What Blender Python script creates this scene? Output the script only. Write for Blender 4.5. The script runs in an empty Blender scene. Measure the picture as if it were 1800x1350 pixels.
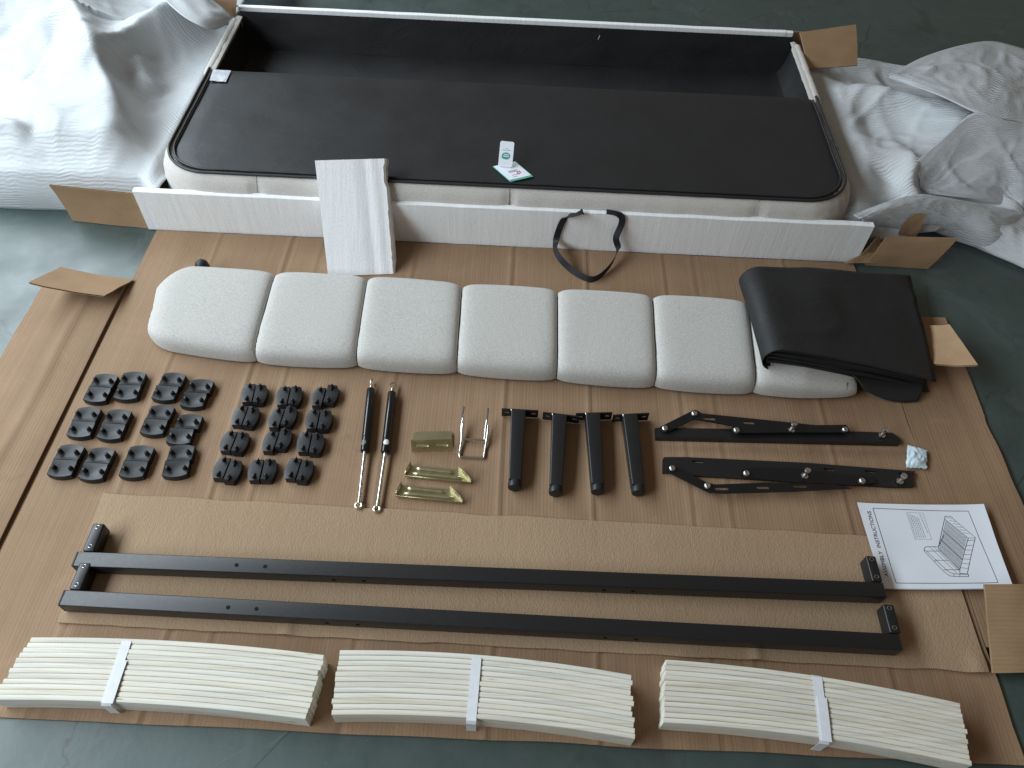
import bpy, bmesh, math, random
from mathutils import Vector, Matrix, noise
from mathutils.geometry import intersect_point_line
random.seed(7)
SC = bpy.context.scene
COL = SC.collection
V = Vector

# ------------------------------------------------------------------ camera, world, light
CAM_H = 1.59
F_PX = 1352.0
PITCH = math.radians(51.9)
ROLL = math.radians(2.7)
_d = V((0, math.cos(PITCH), -math.sin(PITCH)))
_r = V((1, 0, 0))
_u = _r.cross(_d)
CR = _r * math.cos(ROLL) + _u * math.sin(ROLL)
CU = -_r * math.sin(ROLL) + _u * math.cos(ROLL)
CC = V((0, 0, CAM_H))
cam_data = bpy.data.cameras.new("camera")
cam = bpy.data.objects.new("camera", cam_data)
COL.objects.link(cam)
M = Matrix((CR, CU, -_d)).transposed().to_4x4()
M.translation = CC
cam.matrix_world = M
cam_data.sensor_width = 36.0
cam_data.lens = F_PX / 1800 * 36
cam_data.clip_end = 100
cam_data.clip_start = 0.02
SC.camera = cam

world = bpy.data.worlds.new("World")
SC.world = world
world.use_nodes = True
bg = world.node_tree.nodes["Background"]
bg.inputs[0].default_value = (1.0, 0.84, 0.67, 1)
bg.inputs[1].default_value = 0.16

ld = bpy.data.lights.new("doorway_daylight", 'AREA')
ld.shape = 'RECTANGLE'
ld.size = 9.0
ld.size_y = 1.7
ld.energy = 600
ld.color = (0.80, 0.915, 1.0)
lo = bpy.data.objects.new("doorway_daylight", ld)
COL.objects.link(lo)
lo.location = (-3.8, 1.6, 2.75)
# long row of openings on the left: long side along y, facing down and to the right
_f = V((math.cos(math.radians(64)), 0, -math.sin(math.radians(64))))
lo.rotation_euler = Matrix((V((0, 1, 0)), V((0, 1, 0)).cross(_f), -_f)).transposed().to_euler()

SC.view_settings.view_transform = 'Standard'
SC.view_settings.look = 'None'
SC.view_settings.gamma = 1.0
SC.view_settings.exposure = 0.0


# ------------------------------------------------------------------ helpers
def P(px, py, z=0.0):
    """point of the room at height z that the photograph shows at (px, py)"""
    v = _d * F_PX + CR * (px - 900.0) - CU * (py - 675.0)
    return CC + v * ((z - CAM_H) / v.z)


def PY(px, py, y):
    """point of the upright plane at depth y that the photograph shows at (px, py)"""
    v = _d * F_PX + CR * (px - 900.0) - CU * (py - 675.0)
    return CC + v * (y / v.y)


def nz(x, y, z=0.0, s=1.0):
    return noise.noise(V((x * s, y * s, z * s)))


class MB:
    def __init__(self):
        self.bm = bmesh.new()

    def hexa(self, b, t, bevel=0.0, seg=2):
        """box from 4 bottom and 4 top points (same order, counter-clockwise from above)"""
        bm = self.bm
        vs = [bm.verts.new(p) for p in list(b) + list(t)]
        idx = [(3, 2, 1, 0), (4, 5, 6, 7), (0, 1, 5, 4), (1, 2, 6, 5), (2, 3, 7, 6), (3, 0, 4, 7)]
        fs = [bm.faces.new([vs[i] for i in f]) for f in idx]
        if bevel > 0:
            es = list({e for f in fs for e in f.edges})
            bmesh.ops.bevel(bm, geom=es, offset=bevel, segments=seg, affect='EDGES', profile=0.5)
        return self

    def box(self, c, s, rz=0.0, bevel=0.0, seg=2, mat=None):
        c = V(c)
        R = mat if mat is not None else Matrix.Rotation(rz, 3, 'Z')
        hx, hy, hz = s[0] / 2, s[1] / 2, s[2] / 2
        q = [(-hx, -hy), (hx, -hy), (hx, hy), (-hx, hy)]
        b = [c + R @ V((x, y, -hz)) for x, y in q]
        t = [c + R @ V((x, y, hz)) for x, y in q]
        return self.hexa(b, t, bevel, seg)

    def tube(self, pts, r, n=10, closed=False, up=None):
        bm = self.bm
        pts = [V(p) for p in pts]
        m = len(pts)
        rs = r if isinstance(r, (list, tuple)) else [r] * m
        rings = []
        nrm = None
        for i in range(m):
            if closed:
                t = pts[(i + 1) % m] - pts[i - 1]
            else:
                t = pts[min(i + 1, m - 1)] - pts[max(i - 1, 0)]
            if t.length < 1e-9:
                t = V((0, 0, 1))
            t.normalize()
            if nrm is None:
                a = V((0, 0, 1)) if abs(t.z) < 0.9 else V((1, 0, 0))
                nrm = (a - t * a.dot(t)).normalized()
            else:
                nrm = (nrm - t * nrm.dot(t))
                nrm = nrm.normalized() if nrm.length > 1e-6 else t.orthogonal().normalized()
            bn = t.cross(nrm)
            rings.append([bm.verts.new(pts[i] + (nrm * math.cos(2 * math.pi * k / n) + bn * math.sin(2 * math.pi * k / n)) * rs[i]) for k in range(n)])
        rng = range(m) if closed else range(m - 1)
        for i in rng:
            a, b = rings[i], rings[(i + 1) % m]
            for k in range(n):
                bm.faces.new((a[k], a[(k + 1) % n], b[(k + 1) % n], b[k]))
        if not closed:
            bm.faces.new(list(reversed(rings[0])))
            bm.faces.new(rings[-1])
        return self

    def lathe(self, p0, axis, prof, n=16):
        """solid of revolution; prof = [(distance along axis, radius)]"""
        axis = V(axis).normalized()
        pts = [V(p0) + axis * t for t, _ in prof]
        bm = self.bm
        a = axis.orthogonal().normalized()
        b = axis.cross(a)
        rings = []
        for (t, r), p in zip(prof, pts):
            rings.append([bm.verts.new(p + (a * math.cos(2 * math.pi * k / n) + b * math.sin(2 * math.pi * k / n)) * max(r, 1e-5)) for k in range(n)])
        for i in range(len(rings) - 1):
            for k in range(n):
                bm.faces.new((rings[i][k], rings[i][(k + 1) % n], rings[i + 1][(k + 1) % n], rings[i + 1][k]))
        bm.faces.new(list(reversed(rings[0])))
        bm.faces.new(rings[-1])
        return self

    def grid(self, nu, nv, fn, flip=False):
        bm = self.bm
        g = [[bm.verts.new(fn(i / nu, j / nv)) for j in range(nv + 1)] for i in range(nu + 1)]
        for i in range(nu):
            for j in range(nv):
                q = (g[i][j], g[i + 1][j], g[i + 1][j + 1], g[i][j + 1])
                bm.faces.new(tuple(reversed(q)) if flip else q)
        return g

    def sheet(self, nu, nv, fn, th, down=V((0, 0, -1))):
        """grid with thickness: fn gives the top, the bottom lies th along `down`"""
        bm = self.bm
        g = self.grid(nu, nv, fn)
        h = [[bm.verts.new(v.co + V(down) * th) for v in row] for row in g]
        for i in range(nu):
            for j in range(nv):
                bm.faces.new((h[i][j], h[i][j + 1], h[i + 1][j + 1], h[i + 1][j]))
        for i in range(nu):
            bm.faces.new((g[i][0], h[i][0], h[i + 1][0], g[i + 1][0]))
            bm.faces.new((g[i + 1][nv], h[i + 1][nv], h[i][nv], g[i][nv]))
        for j in range(nv):
            bm.faces.new((g[0][j + 1], h[0][j + 1], h[0][j], g[0][j]))
            bm.faces.new((g[nu][j], h[nu][j], h[nu][j + 1], g[nu][j + 1]))
        return g

    def plate(self, outline, holes, th, up=V((0, 0, 1))):
        """flat plate with holes; outline / holes are lists of 3-D points of one plane"""
        b2 = bmesh.new()
        es = []
        for loop in [outline] + list(holes):
            vs = [b2.verts.new(V(p)) for p in loop]
            for i in range(len(vs)):
                es.append(b2.edges.new((vs[i], vs[(i + 1) % len(vs)])))
        bmesh.ops.triangle_fill(b2, use_beauty=True, use_dissolve=False, edges=es, normal=V(up))
        fs = list(b2.faces)
        for f in fs:
            f.normal_update()
            if f.normal.dot(V(up)) < 0:
                f.normal_flip()
        r = bmesh.ops.extrude_face_region(b2, geom=fs)
        nv_ = [e for e in r['geom'] if isinstance(e, bmesh.types.BMVert)]
        bmesh.ops.translate(b2, verts=nv_, vec=V(up) * th)
        bmesh.ops.recalc_face_normals(b2, faces=b2.faces)
        me = bpy.data.meshes.new("tmp")
        b2.to_mesh(me)
        b2.free()
        self.bm.from_mesh(me)
        bpy.data.meshes.remove(me)
        return self

    def build(self, name, mat, parent=None, smooth=35, recalc=False, origin=None, kind=None):
        bm = self.bm
        if recalc:
            bmesh.ops.recalc_face_normals(bm, faces=bm.faces)
        off = V((0, 0, 0))
        if parent is not None:
            off = world_loc(parent)
        elif origin is not None:
            off = V(origin)
        if off.length > 0:
            bmesh.ops.translate(bm, verts=bm.verts, vec=-off)
        me = bpy.data.meshes.new(name)
        bm.to_mesh(me)
        bm.free()
        if smooth:
            me.shade_smooth()
            me.set_sharp_from_angle(angle=math.radians(smooth))
        me.materials.append(mat)
        o = bpy.data.objects.new(name, me)
        COL.objects.link(o)
        if parent is not None:
            o.parent = parent
        else:
            o.location = off
        if kind:
            o["kind"] = kind
        return o


def world_loc(o):
    l = V(o.location)
    while o.parent is not None:
        o = o.parent
        l += V(o.location)
    return l


def tag(o, label, cat, group=None):
    o["label"] = label
    o["category"] = cat
    if group:
        o["group"] = group
    return o


def thing(name, label, cat, loc, group=None, rz=0.0):
    o = bpy.data.objects.new(name, None)
    o.empty_display_size = 0.05
    COL.objects.link(o)
    o.location = loc
    o.rotation_euler = (0, 0, rz)
    return tag(o, label, cat, group)


def copy_tree(o, parent=None):
    c = o.copy()
    COL.objects.link(c)
    if parent is not None:
        c.parent = parent
    for ch in [k for k in bpy.data.objects if k.parent == o]:
        copy_tree(ch, c)
    return c


def bez(pts, n=8, closed=False):
    """Catmull-Rom through the points"""
    pts = [V(p) for p in pts]
    out = []
    m = len(pts)
    rng = range(m) if closed else range(m - 1)
    for i in rng:
        if closed:
            p0, p1, p2, p3 = pts[i - 1], pts[i], pts[(i + 1) % m], pts[(i + 2) % m]
        else:
            p0, p1, p2, p3 = pts[max(i - 1, 0)], pts[i], pts[i + 1], pts[min(i + 2, m - 1)]
        for k in range(n):
            t = k / n
            out.append(0.5 * ((2 * p1) + (p2 - p0) * t + (2 * p0 - 5 * p1 + 4 * p2 - p3) * t * t + (3 * p1 - p0 - 3 * p2 + p3) * t ** 3))
    if not closed:
        out.append(pts[-1])
    return out


def slot(c, l, w, ang, z, n=5):
    """stadium outline"""
    out = []
    ca, sa = math.cos(ang), math.sin(ang)
    for s, a0 in ((1, -math.pi / 2), (-1, math.pi / 2)):
        for k in range(n + 1):
            a = a0 + math.pi * k / n
            x = s * (l - w) / 2 + math.cos(a) * w / 2
            y = math.sin(a) * w / 2
            out.append(V((c[0] + x * ca - y * sa, c[1] + x * sa + y * ca, z)))
    return out


# ------------------------------------------------------------------ materials
class NT:
    def __init__(self, name):
        self.m = bpy.data.materials.new(name)
        self.m.use_nodes = True
        self.t = self.m.node_tree
        self.b = self.t.nodes["Principled BSDF"]
        self.out = self.t.nodes["Material Output"]
        self.tc = self.t.nodes.new("ShaderNodeTexCoord")
        self.obj = self.tc.outputs["Object"]
        geo = self.t.nodes.new("ShaderNodeNewGeometry")
        self.pos = geo.outputs["Position"]

    def link(self, a, b):
        self.t.links.new(a, b)

    def val(self, sock, v):
        if hasattr(v, "is_output"):
            self.link(v, sock)
        else:
            sock.default_value = v

    def map(self, src, scale=(1, 1, 1), rot=(0, 0, 0)):
        n = self.t.nodes.new("ShaderNodeMapping")
        self.link(src, n.inputs[0])
        n.inputs["Scale"].default_value = scale
        n.inputs["Rotation"].default_value = rot
        return n.outputs[0]

    def noise(self, src, scale, detail=3, rough=0.55, dist=0.0):
        n = self.t.nodes.new("ShaderNodeTexNoise")
        self.link(src, n.inputs["Vector"])
        n.inputs["Scale"].default_value = scale
        n.inputs["Detail"].default_value = detail
        n.inputs["Roughness"].default_value = rough
        n.inputs["Distortion"].default_value = dist
        return n.outputs[0]

    def wave(self, src, scale, dist=0.0, dscale=1.0, axis='X', detail=2):
        n = self.t.nodes.new("ShaderNodeTexWave")
        n.bands_direction = axis
        self.link(src, n.inputs["Vector"])
        n.inputs["Scale"].default_value = scale
        n.inputs["Distortion"].default_value = dist
        n.inputs["Detail"].default_value = detail
        n.inputs["Detail Scale"].default_value = dscale
        return n.outputs["Fac"]

    def voro(self, src, scale, feature='F1', out="Distance"):
        n = self.t.nodes.new("ShaderNodeTexVoronoi")
        n.feature = feature
        self.link(src, n.inputs["Vector"])
        n.inputs["Scale"].default_value = scale
        return n.outputs[out]

    def ramp(self, fac, stops):
        n = self.t.nodes.new("ShaderNodeValToRGB")
        self.link(fac, n.inputs[0])
        e = n.color_ramp.elements
        while len(e) < len(stops):
            e.new(0.5)
        for i, (p, c) in enumerate(stops):
            e[i].position = p
            e[i].color = c if len(c) == 4 else (*c, 1)
        return n.outputs[0]

    def mix(self, fac, a, b, mode='MIX'):
        n = self.t.nodes.new("ShaderNodeMix")
        n.data_type = 'RGBA'
        n.blend_type = mode
        self.val(n.inputs[0], fac)
        for s, v in ((n.inputs[6], a), (n.inputs[7], b)):
            self.val(s, v if hasattr(v, "is_output") or len(v) == 4 else (*v, 1))
        return n.outputs[2]

    def math(self, op, a, b=0.0):
        n = self.t.nodes.new("ShaderNodeMath")
        n.operation = op
        self.val(n.inputs[0], a)
        self.val(n.inputs[1], b)
        return n.outputs[0]

    def bump(self, h, strength=0.3, dist=0.002, normal=None):
        n = self.t.nodes.new("ShaderNodeBump")
        n.inputs["Strength"].default_value = strength
        n.inputs["Distance"].default_value = dist
        self.link(h, n.inputs["Height"])
        if normal is not None:
            self.link(normal, n.inputs["Normal"])
        return n.outputs[0]

    def done(self, color=None, rough=None, metal=None, normal=None, spec=None):
        if color is not None:
            self.val(self.b.inputs["Base Color"], color if hasattr(color, "is_output") or len(color) == 4 else (*color, 1))
        if rough is not None:
            self.val(self.b.inputs["Roughness"], rough)
        if metal is not None:
            self.val(self.b.inputs["Metallic"], metal)
        if spec is not None:
            self.val(self.b.inputs["Specular IOR Level"], spec)
        if normal is not None:
            self.link(normal, self.b.inputs["Normal"])
        return self.m


G3 = lambda v: (v, v, v)


def m_floor():
    n = NT("painted_concrete")
    big = n.noise(n.pos, 1.3, 5, 0.6)
    fine = n.noise(n.pos, 16, 6, 0.7)
    col = n.ramp(big, [(0.3, (0.028, 0.050, 0.045)), (0.7, (0.044, 0.073, 0.067))])
    col = n.mix(n.ramp(fine, [(0.42, G3(0)), (0.72, G3(0.55))]), col, (0.060, 0.078, 0.074))
    dark = n.noise(n.pos, 5, 5, 0.65, 0.6)
    col = n.mix(n.ramp(dark, [(0.28, G3(0.6)), (0.45, G3(0))]), col, (0.018, 0.027, 0.026))
    # hairline cracks, only in patches
    wob = n.mix(0.10, n.pos, n.noise(n.pos, 6, 4), 'ADD')
    cr = n.voro(wob, 2.6, 'DISTANCE_TO_EDGE')
    crm = n.ramp(cr, [(0.0, G3(1)), (0.006, G3(0))])
    patch = n.ramp(n.noise(n.pos, 1.7, 2), [(0.42, G3(0)), (0.55, G3(0.9))])
    col = n.mix(n.math('MULTIPLY', crm, patch), col, (0.012, 0.016, 0.016))
    # pale scratches
    sc = n.voro(n.map(n.pos, (0.8, 9.0, 1), (0, 0, 0.7)), 1.1, 'DISTANCE_TO_EDGE')
    scm = n.ramp(sc, [(0.0, G3(0.5)), (0.004, G3(0))])
    sp = n.ramp(n.noise(n.pos, 2.3, 2), [(0.55, G3(0)), (0.65, G3(1))])
    col = n.mix(n.math('MULTIPLY', scm, sp), col, (0.12, 0.14, 0.135))
    specks = n.ramp(n.voro(n.pos, 34), [(0.0, G3(0.9)), (0.045, G3(0))])
    col = n.mix(specks, col, (0.24, 0.26, 0.25))
    stain = n.noise(n.pos, 2.7, 6, 0.7, 1.2)
    col = n.mix(n.ramp(stain, [(0.56, G3(0)), (0.66, G3(0.5))]), col, (0.085, 0.105, 0.10))
    rough = n.ramp(n.noise(n.pos, 7, 4), [(0.3, G3(0.40)), (0.7, G3(0.54))])
    return n.done(col, rough, 0, n.bump(n.noise(n.pos, 60, 5), 0.12, 0.002), 0.8)


def m_cardboard(name, a, b, axis='X', flute=0.11, rough=0.75):
    n = NT(name)
    sc = (1, 1, 1)
    big = n.noise(n.pos, 3.0, 4, 0.6)
    stretch = (24, 0.45, 6) if axis == 'X' else (0.45, 24, 6)
    streak = n.noise(n.map(n.pos, stretch), 1.1, 5, 0.62)
    fac = n.math('ADD', n.math('MULTIPLY', big, 0.66), n.math('MULTIPLY', streak, 0.34))
    col = n.ramp(fac, [(0.32, a), (0.66, b)])
    fib = n.noise(n.pos, 220, 3, 0.7)
    col = n.mix(n.ramp(fib, [(0.35, G3(0.16)), (0.7, G3(0))]), col, tuple(c * 0.6 for c in a))
    sm = n.noise(n.pos, 9, 6, 0.72, 0.8)
    col = n.mix(n.ramp(sm, [(0.60, G3(0)), (0.74, G3(0.35))]), col, tuple(min(1, c * 1.22) for c in b))
    col = n.mix(n.ramp(sm, [(0.26, G3(0.35)), (0.38, G3(0))]), col, tuple(c * 0.66 for c in a))
    spk = n.ramp(n.voro(n.pos, 21), [(0.0, G3(0.7)), (0.03, G3(0))])
    col = n.mix(spk, col, tuple(c * 0.45 for c in a))
    w = n.wave(n.pos, 39, 1.4, 2.0, axis)
    w2 = n.noise(n.map(n.pos, (stretch[0] * 4, stretch[1] * 2.5, 8)), 1.0, 4, 0.6)
    col = n.mix(n.math('MULTIPLY', w, 0.035), col, tuple(c * 0.72 for c in a))
    bm_ = n.bump(w, flute, 0.0012)
    bm_ = n.bump(w2, 0.40, 0.0025, bm_)
    bm_ = n.bump(fib, 0.12, 0.0008, bm_)
    return n.done(col, rough, 0, bm_, 0.3)


def m_crepe():
    n = NT("crepe_cardboard")
    big = n.noise(n.pos, 2.2, 4)
    col = n.ramp(big, [(0.3, (0.295, 0.20, 0.122)), (0.7, (0.35, 0.242, 0.150))])
    c1 = n.noise(n.map(n.pos, (300, 150, 60)), 1.0, 2, 0.5)
    c2 = n.noise(n.map(n.pos, (60, 20, 20)), 1.0, 3)
    col = n.mix(n.ramp(c1, [(0.38, G3(0.22)), (0.6, G3(0))]), col, (0.25, 0.17, 0.105))
    b = n.bump(c1, 0.5, 0.0024)
    b = n.bump(c2, 0.22, 0.003, b)
    return n.done(col, 0.78, 0, b, 0.3)


def m_eps():
    n = NT("expanded_polystyrene")
    bead = n.voro(n.pos, 260)
    st = n.noise(n.map(n.pos, (70, 5, 5)), 1.0, 4, 0.6)
    col = n.ramp(st, [(0.3, (0.80, 0.805, 0.81)), (0.7, (0.87, 0.875, 0.88))])
    col = n.mix(n.ramp(bead, [(0.5, G3(0)), (0.9, G3(0.3))]), col, (0.6, 0.61, 0.62))
    b = n.bump(bead, 0.25, 0.001)
    b = n.bump(st, 0.25, 0.004, b)
    return n.done(col, 0.7, 0, b, 0.3)


def m_epe(name, rib, bright):
    n = NT(name)
    uv = n.tc.outputs["UV"]
    wob = n.noise(n.map(uv, (5, 5, 5)), 1.0, 3)
    w = n.wave(n.mix(0.06, uv, wob, 'ADD'), 27, 4.0, 1.3, 'Y')
    w3 = n.noise(n.map(uv, (5, 190, 1)), 1.0, 3, 0.6)
    patch = n.ramp(n.noise(n.map(uv, (4, 4, 4)), 1.0, 2), [(0.36, G3(0.15)), (0.64, G3(1))])
    h = n.math('MULTIPLY', n.math('ADD', n.math('MULTIPLY', w, 0.65), w3), patch)
    b = n.bump(h, rib, 0.006)
    b = n.bump(n.noise(uv, 50, 4), 0.2, 0.004, b)
    col = n.ramp(n.noise(n.pos, 5, 4), [(0.3, (0.78, 0.80, 0.815)), (0.7, (0.85, 0.87, 0.88))])
    n.done(col, 0.5, 0, b, 0.4)
    tr = n.t.nodes.new("ShaderNodeBsdfTranslucent")
    tr.inputs[0].default_value = (0.70, 0.73, 0.755, 1)
    n.link(b, tr.inputs["Normal"])
    mx = n.t.nodes.new("ShaderNodeMixShader")
    mx.inputs[0].default_value = 0.42
    n.link(n.b.outputs[0], mx.inputs[1])
    n.link(tr.outputs[0], mx.inputs[2])
    tp = n.t.nodes.new("ShaderNodeBsdfTransparent")
    m2 = n.t.nodes.new("ShaderNodeMixShader")
    n.val(m2.inputs[0], n.ramp(n.noise(n.pos, 7, 3), [(0.3, G3(0.04)), (0.7, G3(0.16))]))
    n.link(mx.outputs[0], m2.inputs[1])
    n.link(tp.outputs[0], m2.inputs[2])
    n.link(m2.outputs[0], n.out.inputs[0])
    return n.m


def m_fabric(name, a, b, big=1.0):
    n = NT(name)
    wx = n.wave(n.pos, 105 * big, 5.0, 4.0, 'X', 3)
    wy = n.noise(n.map(n.pos, (420, 260, 260)), 1.0, 2)
    wv = n.math('ADD', wx, wy)
    sp = n.noise(n.pos, 300, 3, 0.7)
    f = n.math('ADD', n.math('MULTIPLY', wv, 0.20), n.math('MULTIPLY', sp, 0.62))
    col = n.ramp(f, [(0.3, a), (0.68, b)])
    bb = n.bump(f, 0.6, 0.002)
    n.b.inputs["Sheen Weight"].default_value = 0.25
    n.b.inputs["Sheen Roughness"].default_value = 0.5
    return n.done(col, 0.92, 0, bb, 0.2)


def m_black_cloth(name, base=(0.011, 0.0115, 0.0125), rough=0.5, wr=0.14):
    n = NT(name)
    grain = n.noise(n.pos, 260, 4, 0.7)
    wrk = n.noise(n.map(n.pos, (5, 9, 6)), 1.0, 5, 0.62, 0.6)
    col = n.ramp(grain, [(0.3, base), (0.75, tuple(c * 1.7 for c in base))])
    lint = n.ramp(n.voro(n.pos, 17), [(0.0, G3(0.6)), (0.022, G3(0))])
    col = n.mix(lint, col, (0.16, 0.16, 0.165))
    b = n.bump(grain, 0.2, 0.0012)
    b = n.bump(wrk, wr, 0.012, b)
    r = n.ramp(n.noise(n.pos, 6, 4), [(0.3, G3(rough - 0.06)), (0.7, G3(rough + 0.08))])
    return n.done(col, r, 0, b, 0.5)


def m_plain(name, col, rough, metal=0.0, spec=0.5, var=0.15, scale=90, bump=0.08, bd=0.0008, rv=0.2):
    n = NT(name)
    f = n.noise(n.pos, scale, 4, 0.65)
    c = n.ramp(f, [(0.3, tuple(x * (1 - var) for x in col)), (0.7, tuple(min(1, x * (1 + var)) for x in col))])
    r = n.ramp(n.noise(n.pos, scale * 0.25, 3), [(0.3, G3(max(0.03, rough * (1 - rv)))), (0.7, G3(min(1, rough * (1 + rv))))])
    return n.done(c, r, metal, n.bump(f, bump, bd), spec)


def m_zinc():
    n = NT("yellow_zinc")
    f = n.noise(n.pos, 28, 4, 0.6)
    col = n.ramp(f, [(0.25, (0.46, 0.45, 0.29)), (0.5, (0.62, 0.57, 0.38)), (0.75, (0.48, 0.52, 0.37))])
    return n.done(col, 0.33, 1.0, n.bump(n.noise(n.pos, 120, 3), 0.06, 0.001))


def m_slat():
    n = NT("whitewashed_birch")
    inf = n.t.nodes.new("ShaderNodeObjectInfo")
    add = n.t.nodes.new("ShaderNodeVectorMath")
    add.operation = 'MULTIPLY_ADD'
    n.link(inf.outputs["Random"], add.inputs[0])
    add.inputs[1].default_value = (31, 17, 5)
    n.link(n.pos, add.inputs[2])
    src = add.outputs[0]
    gr = n.noise(n.map(src, (5, 240, 240)), 1.0, 4, 0.65)
    col = n.ramp(gr, [(0.28, (0.50, 0.46, 0.375)), (0.48, (0.68, 0.65, 0.57)), (0.75, (0.74, 0.72, 0.655))])
    st = n.noise(n.map(src, (1.6, 70, 60)), 1.0, 3, 0.5)
    col = n.mix(n.ramp(st, [(0.50, G3(0)), (0.70, G3(0.55))]), col, (0.46, 0.455, 0.44))
    tone = n.ramp(inf.outputs["Random"], [(0.0, (0.90, 0.87, 0.82)), (0.5, (1.0, 0.99, 0.96)), (1.0, (0.95, 0.96, 0.97))])
    col = n.mix(1.0, col, tone, 'MULTIPLY')
    kn = n.voro(n.map(src, (9, 60, 40)), 1.0)
    km = n.ramp(kn, [(0.05, G3(1)), (0.13, G3(0))])
    kp = n.ramp(n.noise(src, 9, 2), [(0.54, G3(0)), (0.60, G3(0.9))])
    col = n.mix(n.math('MULTIPLY', km, kp), col, (0.22, 0.15, 0.10))
    return n.done(col, 0.6, 0, n.bump(gr, 0.25, 0.0012), 0.35)


M_FLOOR = m_floor()
M_CARD = m_cardboard("kraft_cardboard", (0.222, 0.136, 0.078), (0.318, 0.205, 0.124))
M_CARDY = m_cardboard("kraft_cardboard_flap", (0.29, 0.18, 0.10), (0.38, 0.25, 0.145), 'Y', 0.2)
M_FLUTE = m_plain("corrugated_flute", (0.30, 0.20, 0.12), 0.85, 0, 0.2)
M_CREPE = m_crepe()
M_EPS = m_eps()
M_EPE = m_epe("foam_wrap", 0.40, 0)
M_EPE2 = m_epe("foam_wrap_ribbed", 0.62, 0)
M_FAB = m_fabric("oatmeal_boucle", (0.335, 0.322, 0.300), (0.59, 0.573, 0.54))
M_FAB2 = m_fabric("oatmeal_chenille", (0.40, 0.375, 0.345), (0.60, 0.57, 0.53))
M_BLK = m_black_cloth("black_nonwoven")
M_BLK2 = m_black_cloth("black_lining", (0.0055, 0.0055, 0.006), 0.62, 0.3)
M_BLK3 = m_black_cloth("black_dust_cover", (0.009, 0.009, 0.0095), 0.68, 0.45)
M_WEB = m_plain("black_webbing", (0.013, 0.013, 0.016), 0.6, 0, 0.4, 0.2, 400, 0.3)
M_STEEL = m_plain("black_powder_coat", (0.011, 0.011, 0.012), 0.40, 0, 0.5, 0.12, 500, 0.06, 0.0005, 0.05)
M_PLAST = m_plain("black_plastic", (0.014, 0.0145, 0.016), 0.46, 0, 0.4, 0.2, 60, 0.05)
M_GLOSS = m_plain("black_gloss_paint", (0.008, 0.008, 0.009), 0.18, 0, 0.5, 0.1, 60, 0.02)
M_CHROME = m_plain("chrome_steel", (0.72, 0.73, 0.75), 0.14, 1.0, 0.5, 0.08, 90, 0.03)
M_BOLT = m_plain("zinc_steel", (0.60, 0.60, 0.60), 0.30, 1.0, 0.5, 0.15, 200, 0.08)
M_ZINC = m_zinc()
M_EYE = m_plain("pale_zinc", (0.58, 0.55, 0.44), 0.28, 1.0, 0.5, 0.1, 90, 0.03)
M_SLAT = m_slat()
M_BAND = m_plain("white_paper_band", (0.66, 0.67, 0.70), 0.55, 0, 0.4, 0.05, 60, 0.1)
M_PAPER = m_plain("white_paper", (0.74, 0.77, 0.83), 0.6, 0, 0.3, 0.02, 12, 0.05, 0.002)
M_INK = m_plain("black_ink", (0.06, 0.065, 0.075), 0.7, 0, 0.2)
M_GREYINK = m_plain("grey_ink", (0.28, 0.30, 0.34), 0.7, 0, 0.2)
M_GREEN = m_plain("green_ink", (0.05, 0.30, 0.22), 0.5, 0, 0.3)
M_MINT = m_plain("mint_card", (0.10, 0.42, 0.30), 0.5, 0, 0.3)
M_RED = m_plain("red_ink", (0.55, 0.08, 0.10), 0.6, 0, 0.3)
M_TAG = m_plain("navy_label", (0.02, 0.05, 0.10), 0.5, 0, 0.4)
M_POUCH = m_plain("pale_blue_film", (0.56, 0.68, 0.74), 0.22, 0, 0.5, 0.12, 45, 0.1)
M_CLEAR = m_plain("milky_film", (0.50, 0.52, 0.55), 0.18, 0, 0.6, 0.2, 40, 0.3, 0.004)
M_HOLE = m_plain("hole_black", (0.003, 0.003, 0.003), 0.8, 0, 0.2)
M_STICK = m_plain("white_sticker", (0.7, 0.7, 0.7), 0.4, 0, 0.4)

ZC = 0.006      # top of the flattened carton sheet
# ------------------------------------------------------------------ floor
b = MB()
b.grid(8, 8, lambda u, v: V((-12 + 24 * u, -8 + 24 * v, 0)))
fl = b.build("floor", M_FLOOR, None, 0)
fl["kind"] = "structure"

# ------------------------------------------------------------------ the opened carton
carton = thing("cardboard_carton", "large brown cardboard carton cut open and spread flat on the green floor", "cardboard box", (0, 1.0, 0))
CREASE = [(-0.905, .6), (-0.69, 1.0), (-0.595, .5), (-0.31, .7), (-0.02, .9), (0.20, 1.0), (0.43, .6), (0.52, .5), (0.80, .7)]


def lid_z(x, y):
    z = ZC + 0.0022 * nz(x * 2.2, y * 1.1, 3.1) + 0.0010 * nz(x * 9, y * 2, 7.7)
    for cx_, a in CREASE:
        d = x - cx_ - 0.006 * nz(0, y * 2.2, cx_ * 9)
        z += 0.0022 * a * math.exp(-(d / 0.006) ** 2) - 0.0016 * a * math.exp(-((d - 0.011) / 0.006) ** 2)
    return max(z, 0.0035)


def lid_pt(u, v):
    x = -1.102 + 2.122 * u
    y0 = 0.372 + 0.004 * nz(x * 5, 1.0)
    y = y0 + (1.772 - y0) * v
    if u > 0.999:
        x += 0.006 * nz(y * 9, 3.3)
    return V((x, y, lid_z(x, y)))


b = MB()
b.sheet(420, 40, lid_pt, 0.0034)
b.build("lid_panel", M_CARD, carton, 60)


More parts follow.
